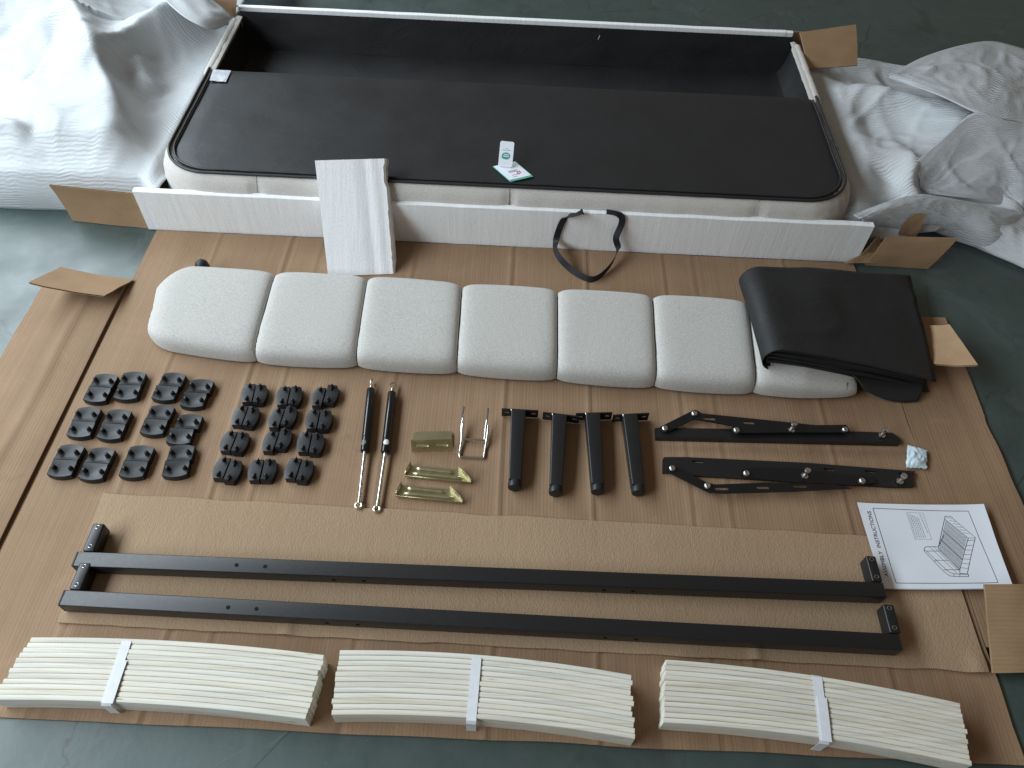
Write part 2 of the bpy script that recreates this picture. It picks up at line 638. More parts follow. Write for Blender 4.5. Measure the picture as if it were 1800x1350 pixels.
def strip_left(u, v):
    y = -0.05 + 1.60 * v
    x0, x1 = -1.111, -1.335 + 0.004 * nz(y * 7, 4)
    x = x0 + (x1 - x0) * (1 - u)
    d = (1 - u)
    ridge = 0.004 * math.exp(-((x + 1.20 + 0.018 * nz(y * 3, 9)) / 0.012) ** 2)
    z = 0.013 + 0.008 * math.sin(min(1, d * 2.2) * math.pi / 2) * (0.6 + 0.5 * nz(y * 1.7, 2)) + ridge + 0.002 * nz(x * 6, y * 4)
    return V((x, y, max(z, 0.0055)))


b = MB()
b.sheet(26, 60, strip_left, 0.005)
b.build("side_strip", M_CARD, carton, 60)
b = MB()
b.grid(2, 40, lambda u, v: V((-1.118 + 0.024 * u, -0.05 + 1.61 * v, 0.0045 + 0.0006 * nz(v * 30, 1))))
b.build("fold_crease", M_CARD, carton, 60)


def strip_right(u, v):
    y = 0.60 + 0.955 * v
    x0 = 1.0212
    x1 = 1.232 - 0.012 * (1 - v) + 0.010 * nz(y * 8, 14) * (1 if y < 1.2 else 0.3)
    if y < 0.78:
        x1 -= (0.78 - y) * 0.9
    x = x0 + (x1 - x0) * u
    z = 0.0056 + 0.008 * u * (0.5 + nz(y * 2, 5)) + 0.0015 * nz(x * 8, y * 5)
    return V((x, y, max(z, 0.0055)))


b = MB()
b.sheet(18, 50, strip_right, 0.005)
b.build("side_strip", M_CARD, carton, 60)


def flap(name, p00, p10, p11, p01, th=0.005, bend=0.004, along='u', label=None, mat=None, seed=0.0):
    """corrugated board: two liners and the fluting between them; p00-p10 is the hinge"""
    p00, p10, p11, p01 = V(p00), V(p10), V(p11), V(p01)
    nrm = (p10 - p00).cross(p01 - p00).normalized()

    def S(u, v, off=0.0):
        p = (p00 * (1 - u) + p10 * u) * (1 - v) + (p01 * (1 - u) + p11 * u) * v
        return p + nrm * (off + bend * math.sin(math.pi * v) + 0.002 * nz(u * 3, v * 3, seed))
    b = MB()
    b.sheet(10, 10, lambda u, v: S(u, v, th), 0.0009, -nrm)
    b.sheet(10, 10, lambda u, v: S(u, v, 0.0009), 0.0009, -nrm)
    L = (p10 - p00).length if along == 'u' else (p01 - p00).length
    n = max(6, int(L / 0.0075)) * 6
    b.bm.faces.ensure_lookup_table()
    if along == 'u':
        b.grid(n, 4, lambda u, v: S(u, 0.002 + 0.996 * v, th / 2 + (th / 2 - 0.0012) * math.sin(u * n / 6 * 2 * math.pi)))
    else:
        b.grid(4, n, lambda u, v: S(0.002 + 0.996 * u, v, th / 2 + (th / 2 - 0.0012) * math.sin(v * n / 6 * 2 * math.pi)))
    o = b.build(name, mat or M_CARDY, carton, 50)
    if label:
        o["label"] = label
    return o


# flaps at the ends of the left strip
flap("flap", P(235, 491, 0.012), P(183, 520, 0.052), P(50, 496, 0.092), P(107, 469, 0.052), along='v', label="pale left flap bent up above the side strip")
flap("flap", (-1.125, 1.780, 0.002), (-1.37, 1.800, 0.002), (-1.385, 1.800, 0.135), (-1.128, 1.783, 0.130), along='u', label="upright left flap beside the white foam board")
# flaps on the right
flap("flap", (1.055, 1.772, 0.002), (1.245, 1.768, 0.002), (1.285, 1.780, 0.115), (1.085, 1.790, 0.100), along='u', label="upright dark flap right of the white foam board")
flap("flap", P(1641, 639, 0.05), P(1612, 570, 0.02), P(1669, 570, 0.062), P(1719, 641, 0.095), along='v', label="raised right flap beside the black folded cloth")
flap("flap", P(1728, 1027, 0.075), P(1743, 1183, 0.010), P(1850, 1180, 0.014), P(1840, 1027, 0.080), along='v', label="brown flap lying over the corner of the instruction sheet")
flap("flap", P(1484, 462, 0.012), P(1540, 462, 0.012), P(1549, 444, 0.035), P(1520, 443, 0.040), bend=0.0, label="small bent tab at the right end of the foam board")
flap("flap", P(1512, 447, 0.035), P(1549, 444, 0.030), P(1545, 415, 0.085), P(1538, 420, 0.085), bend=0.0, label="small upright tab at the right end of the foam board")
flap("flap", (1.16, 1.86, 0.04), (1.215, 1.86, 0.04), (1.215, 1.87, 0.125), (1.155, 1.87, 0.130), label="short inner flap behind the dark right flap")
# tray walls
b = MB()
b.box((-0.045, 2.802, 0.0985), (2.20, 0.005, 0.19))
b.build("back_wall", M_CARD, carton, 30)
for sx in (-1.142, 1.047):
    b = MB()
    b.box((sx, 2.285, 0.053), (0.005, 0.96, 0.10))
    b.build("side_wall", M_CARD, carton, 30)
flap("flap", P(1418, 122, 0.15), P(1506, 116, 0.15), P(1503, 44, 0.235), P(1405, 58, 0.225), label="brown flap at the far right corner")
flap("flap", P(372, 40, 0.17), P(414, 28, 0.18), P(417, -4, 0.24), P(350, -12, 0.25), label="brown flap at the far left corner")

# thin crepe textured board under the rails
def ins_pt(u, v):
    a = P(181, 868, .009) * (1 - u) + P(1660, 950, .009) * u
    c = P(100, 1095, .009) * (1 - u) + P(1737, 1183, .009) * u
    p = c * (1 - v) + a * v
    e = 0.0
    if v < 0.001:
        e = 0.003 * nz(p.x * 14, 2) + 0.004 * max(0, nz(p.x * 5, 8) - 0.25)
    if v > 0.999:
        e = 0.004 * nz(p.x * 10, 12)
    z = lid_z(p.x, p.y) * 0.15 + 0.0105 + 0.0015 * nz(p.x * 5, p.y * 5, 4)
    for (qx, qy, w, a_) in ((0.53, 0.56, 0.012, .006), (-0.44, 0.56, 0.014, .005), (0.99, 0.56, 0.02, .006)):
        z += a_ * math.exp(-((p.x - qx) / w) ** 2 - ((p.y - qy) / 0.02) ** 2)
    return V((p.x, p.y + e, z))


b = MB()
b.sheet(260, 30, ins_pt, 0.0025)
tag(b.build("cardboard_sheet", M_CREPE, None, 60, origin=(0, 0.7, 0.008)),
    "long thin crinkle textured cardboard sheet lying under the two black steel rails", "cardboard sheet")
ZI = 0.0135

# ------------------------------------------------------------------ polystyrene boards
b = MB()


def eps_board(b, x0, x1, y0, y1, z0, z1, amp=0.0012, n=90):
    def ring(x):
        j = amp * nz(x * 13, 2.2)
        k = amp * nz(x * 9, 7.1)
        r = 0.0018
        return [V((x, y0 + j, z0)), V((x, y0 + j, z1 - r + k)), V((x, y0 + r + j, z1 + k)), V((x, y1 - r, z1 + k)), V((x, y1, z1 - r + k)), V((x, y1, z0))]
    rs = [[b.bm.verts.new(p) for p in ring(x0 + (x1 - x0) * i / n)] for i in range(n + 1)]
    for i in range(n):
        for k in range(6):
            b.bm.faces.new((rs[i][k], rs[i + 1][k], rs[i + 1][(k + 1) % 6], rs[i][(k + 1) % 6]))
    b.bm.faces.new(rs[0])
    b.bm.faces.new(list(reversed(rs[-1])))


eps_board(b, -1.128, 1.030, 1.776, 1.797, 0.004, 0.146)
tag(b.build("foam_board", M_EPS, None, 30, recalc=True, origin=(-0.05, 1.786, 0.004)),
    "long white polystyrene board standing on edge in front of the upholstered base", "foam board", "white polystyrene boards along the carton")
b = MB()
eps_board(b, -1.06, 0.937, 2.766, 2.784, 0.003, 0.207, 0.001)
eps_board(b, 0.9385, 0.962, 2.767, 2.783, 0.003, 0.206, 0.001, 4)
tag(b.build("foam_board", M_EPS, None, 30, recalc=True, origin=(-0.05, 2.777, 0.003)),
    "narrow white polystyrene board along the far side of the black recess", "foam board", "white polystyrene boards along the carton")

# leaning slab with moulded grooves near its right edge
ax = V((0.990, 0.125, 0)).normalized()
k_ = 0.83
upv = V((-0.075, k_, 1.0)).normalized()
upv = (upv - ax * upv.dot(ax)).normalized()
nb = ax.cross(upv).normalized()        # towards the camera / up is -? fixed below
if nb.y > 0:
    nb = -nb
p0 = P(577, 486, ZC + 0.002)
W_, L_, T_ = 0.193, 0.325, 0.044
prof = [(0, 0), (0.10, 0), (0.122, 0), (0.132, -0.0022), (0.140, -0.0022), (0.150, -0.0004), (0.165, 0.0), (0.172, -0.0012), (0.180, -0.0018), (0.187, -0.001), (W_, -0.006), (W_ + 0.004, -T_), (0.0, -T_)]
b = MB()
nl = 28
rings = []
for i in range(nl + 1):
    t = i / nl
    e = 0.0
    row = []
    for k, (s, q) in enumerate(prof):
        jx = 0.0
        if 9 <= k <= 11:
            jx = -0.004 * max(0, nz(t * 9, 3)) - (0.005 if 0.78 < t < 0.93 else 0)
        if k == 10 or k == 9:
            jx += 0.002 * nz(t * 25, 8)
        row.append(b.bm.verts.new(p0 + ax * (s + jx - 0.010 * t * (1 if k not in (9, 10, 11) else 0.3)) + upv * (t * L_) + nb * (q + 0.0006 * nz(t * 20, k))))
    rings.append(row)
m_ = len(prof)
for i in range(nl):
    for k in range(m_):
        b.bm.faces.new((rings[i][k], rings[i + 1][k], rings[i + 1][(k + 1) % m_], rings[i][(k + 1) % m_]))
b.bm.faces.new(rings[0])
b.bm.faces.new(list(reversed(rings[-1])))
tag(b.build("foam_slab", M_EPS, None, 30, recalc=True, origin=p0),
    "white grooved polystyrene block leaning against the long foam board", "foam block")

# ------------------------------------------------------------------ upholstered bed base with storage recess
base = thing("upholstered_bed", "upholstered oatmeal bed base lying in the carton with black lined top and recess", "bed", (-0.045, 2.25, 0.0))
XL, XR, YF, YB, ZT = -1.052, 0.962, 1.822, 2.735, 0.190
RC = 0.135
YS = 2.365      # where the covered part ends and the recess begins


def outline(off, n=14):
    """front outline from back left round the front corners to back right"""
    pts = []
    r = RC + off
    for i in range(31):
        pts.append((XL - off, YB + (YF + RC - YB) * i / 30))
    for i in range(1, n + 1):
        a = math.pi + (math.pi / 2) * i / n
        pts.append((XL + RC + r * math.cos(a), YF + RC + r * math.sin(a)))
    for i in range(1, 121):
        pts.append((XL + RC + (XR - XL - 2 * RC) * i / 120, YF - off))
    for i in range(1, n + 1):
        a = -math.pi / 2 + (math.pi / 2) * i / n
        pts.append((XR - RC + r * math.cos(a), YF + RC + r * math.sin(a)))
    for i in range(1, 31):
        pts.append((XR + off, YF + RC + (YB - YF - RC) * i / 30))
    return pts


SEAMS = [P(457, 326, 0.15).x, P(895, 350, 0.15).x, P(1330, 374, 0.15).x]
prof = [(0.001, 0.006), (0.028, 0.012), (0.036, 0.045), (0.0385, 0.085), (0.037, 0.125), (0.032, 0.152), (0.024, 0.170), (0.012, 0.184), (0.002, 0.190), (-0.012, 0.186)]
base_rings = []
b = MB()
for j, (off, z) in enumerate(prof):
    row = []
    for i, (x, y) in enumerate(outline(off)):
        o2 = off
        dx = dy = 0
        if y < YF + 0.01:
            for s in SEAMS:
                g = math.exp(-((x - s) / 0.010) ** 2)
                dy += 0.013 * g * min(1, max(0, off / 0.03))
        wr = 0.0025 * nz(x * 16, y * 16, z * 5) * min(1, max(0, off) / 0.02)
        if (x < XL + RC or x > XR - RC) and y < YF + RC:
            wr += 0.0035 * math.sin(math.atan2(y - YF - RC, x - (XL + RC if x < 0 else XR - RC)) * 26) * math.exp(-((z - 0.175) / 0.02) ** 2)
        # puffy panels between the seams
        row.append(b.bm.verts.new(V((x + (wr if x > 0 else -wr) * 0.6, y + dy - wr, z))))
    base_rings.append(row)
for j in range(len(prof) - 1):
    a, c = base_rings[j], base_rings[j + 1]
    for i in range(len(a) - 1):
        b.bm.faces.new((a[i], a[i + 1], c[i + 1], c[i]))
b.build("upholstery", M_FAB2, base, 60)
for s in SEAMS:
    b = MB()
    b.tube([V((s, YF - o + 0.0095 * min(1, o / 0.03) + 0.001, z)) for o, z in prof[2:9]], 0.0016, 6)
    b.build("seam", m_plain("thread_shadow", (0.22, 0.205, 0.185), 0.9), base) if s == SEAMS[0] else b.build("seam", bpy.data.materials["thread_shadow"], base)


def top_in(x, y):
    """largest x reach of the top at a given y"""
    if y >= YF + RC:
        return XL, XR
    d = RC - (YF + RC - y) * 0
    q = math.sqrt(max(0, RC * RC - (YF + RC - y) ** 2))
    return XL + RC - q, XR - RC + q


def cover_pt(u, v):
    y = YF + 0.001 + (YS - YF - 0.001) * (v ** 1.35)
    a, c = top_in(0, y)
    x = a + (c - a) * u
    ed = min(u, 1 - u, v * 0.4) / 0.03
    ed = min(1, ed)
    z = ZT + 0.002 + ed * (0.0025 * nz(x * 2.2, y * 3.5, 1) + 0.0010 * nz(x * 7, y * 11, 5)) - 0.004 * (1 - ed)
    fw = math.exp(-(v / 0.10) ** 2)
    z += 0.0016 * fw * nz(x * 22, y * 6, 9)
    if v > 0.95:
        z -= 0.003 * ((v - 0.95) / 0.05) ** 2
    return V((x, y, z))


b = MB()
g = b.grid(160, 46, cover_pt)
# the step down into the recess
st = [row[-1] for row in g]
lo1 = [b.bm.verts.new(V((v.co.x, YS + 0.006, 0.150))) for v in st]
lo2 = [b.bm.verts.new(V((v.co.x, YS + 0.008, 0.062))) for v in st]
for a, c in ((st, lo1), (lo1, lo2)):
    for i in range(len(a) - 1):
        b.bm.faces.new((a[i], a[i + 1], c[i + 1], c[i]))
b.build("top_cover", M_BLK, base, 50)

# lining of the recess: floor and three walls
b = MB()
def rec_floor(u, v):
    x = XL + 0.006 + (XR - XL - 0.012) * u
    y = YS + 0.007 + (YB - YS - 0.001) * v
    return V((x, y, 0.062 + 0.004 * nz(x * 3, y * 5, 2) + 0.012 * (max(0, abs(u - .5) - .47) / .03) ** 2))
b.grid(80, 14, rec_floor)
b.build("recess_floor", M_BLK2, base, 60)
b = MB()
b.grid(80, 8, lambda u, v: V((XL + (XR - XL) * u, YB - 0.001 + 0.018 * v + 0.003 * nz(u * 12, v * 2, 4) * math.sin(v * 3.1), 0.062 + (0.198 - 0.062) * v)))
b.build("recess_wall", M_BLK2, base, 60)
for xs, s in ((XL + 0.004, 1), (XR - 0.004, -1)):
    b = MB()
    b.grid(26, 8, lambda u, v: V((xs - s * 0.006 + s * (0.030 * (1 - v) ** 2 + 0.004 * nz(u * 5, v * 2, 8)), YS + (YB - YS) * u, 0.064 + (ZT - 0.002 - 0.064) * v)), flip=(s > 0))
    b.build("recess_wall", M_BLK2, base, 60)
for xs in (XL - 0.009, XR + 0.009):
    b = MB()
    b.tube([V((xs + 0.002 * nz(k * .5, 3), YS - 0.02 + (YB - YS + 0.012) * k / 24, 0.1765 + 0.0015 * nz(k * .4, 6))) for k in range(25)], [0.006] + [0.0165] * 23 + [0.010], 14)
    b.build("rim_roll", M_FAB2, base, 70)
# piping, doubled along the sides
pp = [V((x, y, ZT + 0.0035)) for x, y in outline(0.004) if y < YS + 0.01]
b = MB()
b.tube([p + V((0.0012 * nz(i * .3, 1), 0.0012 * nz(i * .3, 5), 0)) for i, p in enumerate(pp)], 0.0042, 8)
b.build("piping", M_BLK, base, 60)
pp = [V((x, y, ZT + 0.0042)) for x, y in outline(-0.011) if y < YS - 0.01]
b = MB()
b.tube([p + V((0.0015 * nz(i * .25, 2), 0.0015 * nz(i * .25, 7), 0)) for i, p in enumerate(pp)], 0.0034, 8)
b.build("piping", M_BLK, base, 60)
# rear lip of the lining above the recess
# small navy woven label on the right side
c0 = P(1466, 247, 0.19)
b = MB()
R3 = Matrix.Rotation(math.radians(4), 3, 'Z') @ Matrix.Rotation(math.radians(35), 3, 'Y')
b.box((XR + 0.012, c0.y - 0.010, 0.186), (0.026, 0.045, 0.0014), mat=R3)
lab = b.build("woven_label", M_TAG, base)
b = MB()
for k, w in enumerate((0.006, 0.010, 0.007, 0.011, 0.008)):
    b.box(V((XR + 0.012, c0.y - 0.010, 0.186)) + R3 @ V((0.002, 0.012 - 0.006 * k, 0.0010)), (w, 0.003, 0.0006), mat=R3)
b.build("lettering", M_STICK, lab)
# clear film pouch at the left rear of the cover
cpt = [P(368, 141, 0.197), P(397, 144, 0.197), P(406, 124, 0.197), P(375, 122, 0.197)]
b = MB()
b.sheet(8, 6, lambda u, v: (cpt[0] * (1 - u) + cpt[1] * u) * (1 - v) + (cpt[3] * (1 - u) + cpt[2] * u) * v + V((0, 0, 0.002 * nz(u * 3, v * 3, 6))), 0.0008)
tag(b.build("film_pouch", M_CLEAR, None, 60, origin=cpt[0]), "small clear plastic pouch lying at the rear left of the black cover", "plastic pouch")
# white lint thread in the recess
q0 = P(1053, 69, 0.17)
b = MB()
b.tube([V((q0.x - .004, YB - 0.004, 0.166)), V((q0.x, YB - 0.001, 0.171)), V((q0.x + .002, YB - 0.0005, 0.180))], 0.0007, 5)
tag(b.build("lint_thread", M_STICK, None), "tiny white lint thread on the far black wall of the recess", "thread")

# ------------------------------------------------------------------ two cards on the black cover
ZK = ZT + 0.0075
sq = [P(866, 293, ZK), P(897, 320, ZK), P(928, 308, ZK), P(906, 284, ZK)]   # left, bottom, right, top
sq[2] = sq[1] + (sq[3] - sq[0])
card = thing("care_card", "square white card with a mint green border lying on the black cover", "card", sum(sq, V()) / 4)


def on_sq(s, t, h=0.0):
    return sq[0] + (sq[1] - sq[0]) * s + (sq[3] - sq[0]) * t + V((0, 0, h))


def sqbox(b, s0, s1, t0, t1, h0, h1):
    b.hexa([on_sq(s0, t0, h0), on_sq(s1, t0, h0), on_sq(s1, t1, h0), on_sq(s0, t1, h0)], [on_sq(s0, t0, h1), on_sq(s1, t0, h1), on_sq(s1, t1, h1), on_sq(s0, t1, h1)])


b = MB(); sqbox(b, 0, 1, 0, 1, 0, 0.0012); b.build("card_back", M_MINT, card, 30)
b = MB(); sqbox(b, 0.02, 0.92, 0.03, 0.96, 0.0013, 0.0022); b.build("card_face", M_PAPER, card, 30)
b = MB()
sqbox(b, 0.46, 0.50, 0.30, 0.70, 0.0023, 0.0026)
sqbox(b, 0.53, 0.56, 0.30, 0.62, 0.0023, 0.0026)
sqbox(b, 0.70, 0.725, 0.30, 0.55, 0.0023, 0.0026)
sqbox(b, 0.80, 0.82, 0.25, 0.48, 0.0023, 0.0026)
b.build("print", M_GREYINK, card, 0)
b = MB()
cc = on_sq(0.64, 0.64, 0.0025)
for k in range(5):
    a = k * 2 * math.pi / 5
    b.lathe(cc + V((math.cos(a) * 0.0045, math.sin(a) * 0.006, -0.0002)), (0, 0, 1), [(0, 0.0028), (0.0004, 0.0026)], 8)
b.build("emblem", M_RED, card, 0)

# the upright tag leans on nothing visible: its foot stands on the square card
f0, f1 = P(875.5, 292, ZK + 0.004), P(900, 294.5, ZK + 0.004)
tx = (f1 - f0).normalized()
H_ = 0.072
dirv = (V((0, 0.64, 0.77)) - tx * V((0, 0.64, 0.77)).dot(tx)).normalized()
tn = tx.cross(dirv).normalized()
wid = (f1 - f0).length
tg = thing("hang_tag", "small white rounded tag with a green leaf shaped logo leaning above the square card", "tag", f0)


def on_tag(s, t, h=0.0):
    return f0 + tx * (s * wid) + dirv * (t * H_) + tn * h


def rrect(n=5, r=0.14):
    out = []
    ry = r * wid / H_
    for (cx_, cy_, a0) in ((1 - r, ry, -90), (1 - r, 1 - ry, 0), (r, 1 - ry, 90), (r, ry, 180)):
        for k in range(n + 1):
            a = math.radians(a0 + 90 * k / n)
            out.append(on_tag(cx_ + r * math.cos(a), cy_ + ry * math.sin(a)))
    return out


b = MB(); b.plate(rrect(), [], 0.0014, tn); b.build("card_face", M_PAPER, tg, 30)
b = MB()
leaf = []
for k in range(24):
    a = 2 * math.pi * k / 24
    r = 1.0 + (0.22 * math.exp(-((a - math.radians(215)) / 0.28) ** 2))
    leaf.append(on_tag(0.50 + 0.30 * r * math.cos(a), 0.43 + 0.135 * r * math.sin(a), 0.0016))
b.plate(leaf, [], 0.0003, tn)
lf = b.build("logo", M_GREEN, tg, 0)
b = MB()
def tagbar(b, s0, s1, t0, t1, h):
    b.hexa([on_tag(s0, t0, h), on_tag(s1, t0, h), on_tag(s1, t1, h), on_tag(s0, t1, h)], [on_tag(s0, t0, h + .0002), on_tag(s1, t0, h + .0002), on_tag(s1, t1, h + .0002), on_tag(s0, t1, h + .0002)])
for t, s0, s1 in ((0.455, 0.36, 0.64), (0.385, 0.30, 0.70)):
    x = s0
    while x < s1:
        tagbar(b, x, x + 0.045, t, t + 0.05, 0.0020)
        x += 0.065
b.build("lettering", M_PAPER, lf, 0)
b = MB()
tagbar(b, 0.22, 0.80, 0.645, 0.665, 0.0016)
b.build("print_line", M_GREYINK, tg, 0)
for q in ((0.40, 0.60, 0.71, 0.725), (0.47, 0.50, 0.13, 0.17)):
    b = MB()
    tagbar(b, *q, 0.0016)
    b.build("print_line", M_GREYINK, tg, 0)


# ------------------------------------------------------------------ foam wrap sheets
def seg_d(x, y, pts):
    """(signed side distance, arc parameter 0..1) to a polyline"""
    best = None
    n = len(pts) - 1
    for i in range(n):
        ax_, ay_ = pts[i]
        bx_, by_ = pts[i + 1]
        vx, vy = bx_ - ax_, by_ - ay_
        L2 = vx * vx + vy * vy
        t = ((x - ax_) * vx + (y - ay_) * vy) / L2
        tc = max(0.0, min(1.0, t))
        dx, dy = x - ax_ - vx * tc, y - ay_ - vy * tc
        d = math.hypot(dx, dy)
        s = (vx * (y - ay_) - vy * (x - ax_)) / (math.sqrt(L2) * max(d, 1e-6))
        if best is None or d < best[0]:
            best = (d, (i + tc) / n, max(-1.0, min(1.0, s)))
    return best


def ridge_h(x, y, R):
    h = 0
    for pts, amp, wl, wr in R:
        d, t, sd = seg_d(x, y, pts)
        k = 0.5 + 0.5 * sd
        k = k * k * (3 - 2 * k)
        w = wr + (wl - wr) * k
        fade = min(1.0, 0.25 + 3.0 * min(t, 1 - t))
        q = d / w
        h += amp * fade * math.exp(-(abs(q) ** 1.5))
    return h


def crease(x, y, s):
    """sharp random fold lines of a stiff thin sheet"""
    return max(0.0, 1 - 5.5 * abs(nz(x, y, s))) ** 1.3


def px_path(pts, z=0.17):
    return [tuple(p[:2]) for p in bez([P(a, b_, z) for a, b_ in pts], 3)]


def wrap_mesh(name, nu, nv, fn, uvs, label, origin, extra=None, group=None):
    b = MB()
    uvl = b.bm.loops.layers.uv.new("UVMap")
    g = b.grid(nu, nv, fn)
    idx = {}
    for i, row in enumerate(g):
        for j, v in enumerate(row):
            idx[v] = (i / nu * uvs[0], j / nv * uvs[1])
    for f in b.bm.faces:
        for l in f.loops:
            l[uvl].uv = idx[l.vert]
    o = b.build(name, M_EPE2 if V(origin).x > 0 else M_EPE, None, 80, origin=origin)
    sm = o.modifiers.new("thickness", 'SOLIDIFY')
    sm.thickness = 0.0015
    return tag(o, label, "foam sheet", group)


LR = [
    (px_path([(-80, 150), (0, 118), (80, 88), (147, 70), (172, 110), (196, 165), (222, 215), (250, 258), (285, 300)]), 0.13, 0.055, 0.26),
    (px_path([(100, 8), (180, 52), (250, 70), (330, 58), (400, 36)]), 0.05, 0.10, 0.12),
    (px_path([(188, 150), (215, 130), (262, 92), (320, 66), (392, 44)]), 0.10, 0.10, 0.032),
    (px_path([(250, 108), (258, 140), (285, 150)]), 0.04, 0.03, 0.05),
    (px_path([(-80, 30), (40, 22), (110, 20), (160, -40)]), 0.15, 0.2, 0.12),
    (px_path([(-60, 236), (10, 240), (62, 250)]), 0.055, 0.035, 0.03),
    (px_path([(-40, 258), (30, 262), (80, 272)]), 0.035, 0.02, 0.03),
    (px_path([(150, 300), (180, 292), (215, 268)]), 0.03, 0.03, 0.02),
    (px_path([(225, 235), (250, 200), (275, 175), (320, 120)]), -0.035, 0.07, 0.07),
    (px_path([(60, 160), (90, 200), (120, 260)]), 0.022, 0.05, 0.07),
]
LX0, LX1 = -3.1, -1.062


def left_pt(u, v):
    # v: 0..0.1 the hanging front hem, then the top
    x = LX0 + (LX1 - LX0) * u
    yf = 1.803 + 0.055 * min(1.0, max(0.0, (-1.085 - x) / 0.05)) + 0.10 * max(0, (-1.6 - x))
    if v < 0.08:
        t = v / 0.08
        return V((x, yf - 0.02 * (1 - t) - 0.012 * math.sin(t * 3.1) + 0.006 * nz(x * 6, t), 0.006 + (0.135 - 0.006) * t))
    t = (v - 0.08) / 0.92
    y = yf + 0.012 * min(1, t * 40) + (3.55 - yf) * t ** 1.05
    h = 0.138 + ridge_h(x, y, LR)
    h += 0.020 * nz(x * 3.1, y * 3.1, 2) + 0.008 * nz(x * 8, y * 5, 6)
    h += 0.018 * crease(x * 2.0 + y * 0.9, y * 1.7 - x * 0.8, 3.3) + 0.009 * crease(x * 4.1 - y * 2.0, y * 4.6 + x, 8.1) + 0.005 * crease(x * 9 + y * 3, y * 8 - x * 4, 2.6)
    # sheet comes down to the carton rim beside the base and to the floor far away
    k = min(1.0, max(0.0, (-1.10 - x) / 0.16))
    k = k * k * (3 - 2 * k)
    rim = 0.105 + 0.035 * min(1.0, max(0.0, (-1.075 - x) / 0.03)) if y < 2.75 else 0.19
    rim += 0.035 * math.exp(-max(0, y - 1.80) / 0.08)
    h = rim * (1 - k) + h * k
    e = min(1.0, t / 0.06)
    h = 0.138 * (1 - e) + h * e
    if y > 2.95:
        h -= (y - 2.95) * 0.25
    if x < -2.3:
        h -= (-2.3 - x) * 0.12
    return V((x, y, max(0.012, h)))


wrap_mesh("foam_wrap", 190, 170, left_pt, (2.0, 1.85), "big crumpled sheet of white foam wrap heaped left of the bed base", (-1.8, 2.4, 0.0))

# thin loose layer at the top left that lies over the heap
TL = [P(285, -30, .33), P(330, 30, .30), P(372, 62, .26), P(402, 46, .235)]


def film_pt(u, v):
    a = bez([P(230, -60, .36), P(300, 10, .33), P(345, 42, .30), P(378, 52, .27), P(402, 44, .245)], 6)
    c = bez([P(300, -70, .30), P(352, -20, .28), P(385, 8, .265), P(402, 24, .25), P(408, 36, .236)], 6)
    i = min(len(a) - 2, int(u * (len(a) - 1)))
    f = u * (len(a) - 1) - i
    p = (a[i] * (1 - f) + a[i + 1] * f) * (1 - v) + (c[i] * (1 - f) + c[i + 1] * f) * v
    return p + V((0, 0, 0.022 * math.sin(math.pi * v) + 0.010 * nz(u * 4, v * 4, 3)))


wrap_mesh("foam_wrap", 40, 20, film_pt, (0.6, 0.3), "thin loose end of foam wrap folded over at the far left corner", tuple(P(345, 42, .25)))

RR = [
    (px_path([(1440, 126), (1500, 132), (1560, 145), (1640, 168), (1712, 196), (1800, 215)], .2), 0.11, 0.14, 0.09),
    (px_path([(1712, 196), (1660, 242), (1602, 292)], .2), 0.10, 0.035, 0.16),
    (px_path([(1470, 150), (1505, 230), (1545, 330)], .15), 0.05, 0.09, 0.11),
    (px_path([(1590, 295), (1625, 335), (1690, 350), (1790, 372)], .15), 0.07, 0.05, 0.06),
    (px_path([(1640, 100), (1740, 78), (1850, 100)], .15), 0.10, 0.10, 0.14),
    (px_path([(1800, 150), (1745, 175), (1680, 165)], .15), 0.04, 0.05, 0.05),
    (px_path([(1740, 260), (1770, 320), (1830, 350)], .15), 0.05, 0.05, 0.06),
]
RX0, RX1 = 0.975, 2.6
R_TOP = [(0.9, 2.76), (1.0, 2.80), (1.16, 2.83), (1.32, 2.80), (1.46, 2.76), (1.60, 2.83), (1.75, 2.88), (1.9, 2.83), (2.6, 2.7)]
R_BOT = [(1.0, 1.83), (1.10, 1.83), (1.22, 1.87), (1.33, 1.90), (1.42, 1.86), (1.56, 1.76), (1.64, 1.80), (1.74, 1.90), (1.85, 2.0), (2.6, 2.1)]


def lerp_tab(tab, x):
    if x <= tab[0][0]:
        return tab[0][1]
    for (a, p), (c, q) in zip(tab, tab[1:]):
        if x <= c:
            t = (x - a) / (c - a)
            return p + (q - p) * t
    return tab[-1][1]


def right_pt(u, v):
    x = RX0 + (RX1 - RX0) * u
    y0, y1 = lerp_tab(R_BOT, x), lerp_tab(R_TOP, x)
    y0 += 0.012 * nz(x * 9, 3)
    y1 += 0.02 * nz(x * 7, 6)
    y = y0 + (y1 - y0) * v
    h = 0.06 + ridge_h(x, y, RR) + 0.016 * nz(x * 3.3, y * 3.3, 12) + 0.006 * nz(x * 9, y * 7, 16) + 0.012 * crease(x * 2.4 + y, y * 2.2 - x, 5.5) + 0.008 * crease(x * 5 - y * 2, y * 5 + x, 2.1) + 0.005 * crease(x * 10 + y * 4, y * 9 - x * 4, 6.6)
    k = min(1.0, max(0.0, (x - 1.0) / 0.16))
    k = k * k * (3 - 2 * k)
    h = (0.105 + 0.035 * min(1.0, max(0.0, (x - 0.985) / 0.03))) * (1 - k) + (h + 0.03 * (1 - k)) * k
    e = min(v / 0.07, (1 - v) / 0.10, 1.0)
    e = math.sin(max(0, e) * math.pi / 2)
    edge_h = 0.05 if x < 1.35 else 0.012
    if v > 0.5:
        edge_h = 0.10 if x < 1.45 else 0.03
    h = edge_h + (h - edge_h) * e
    return V((x, y, max(0.010, h)))


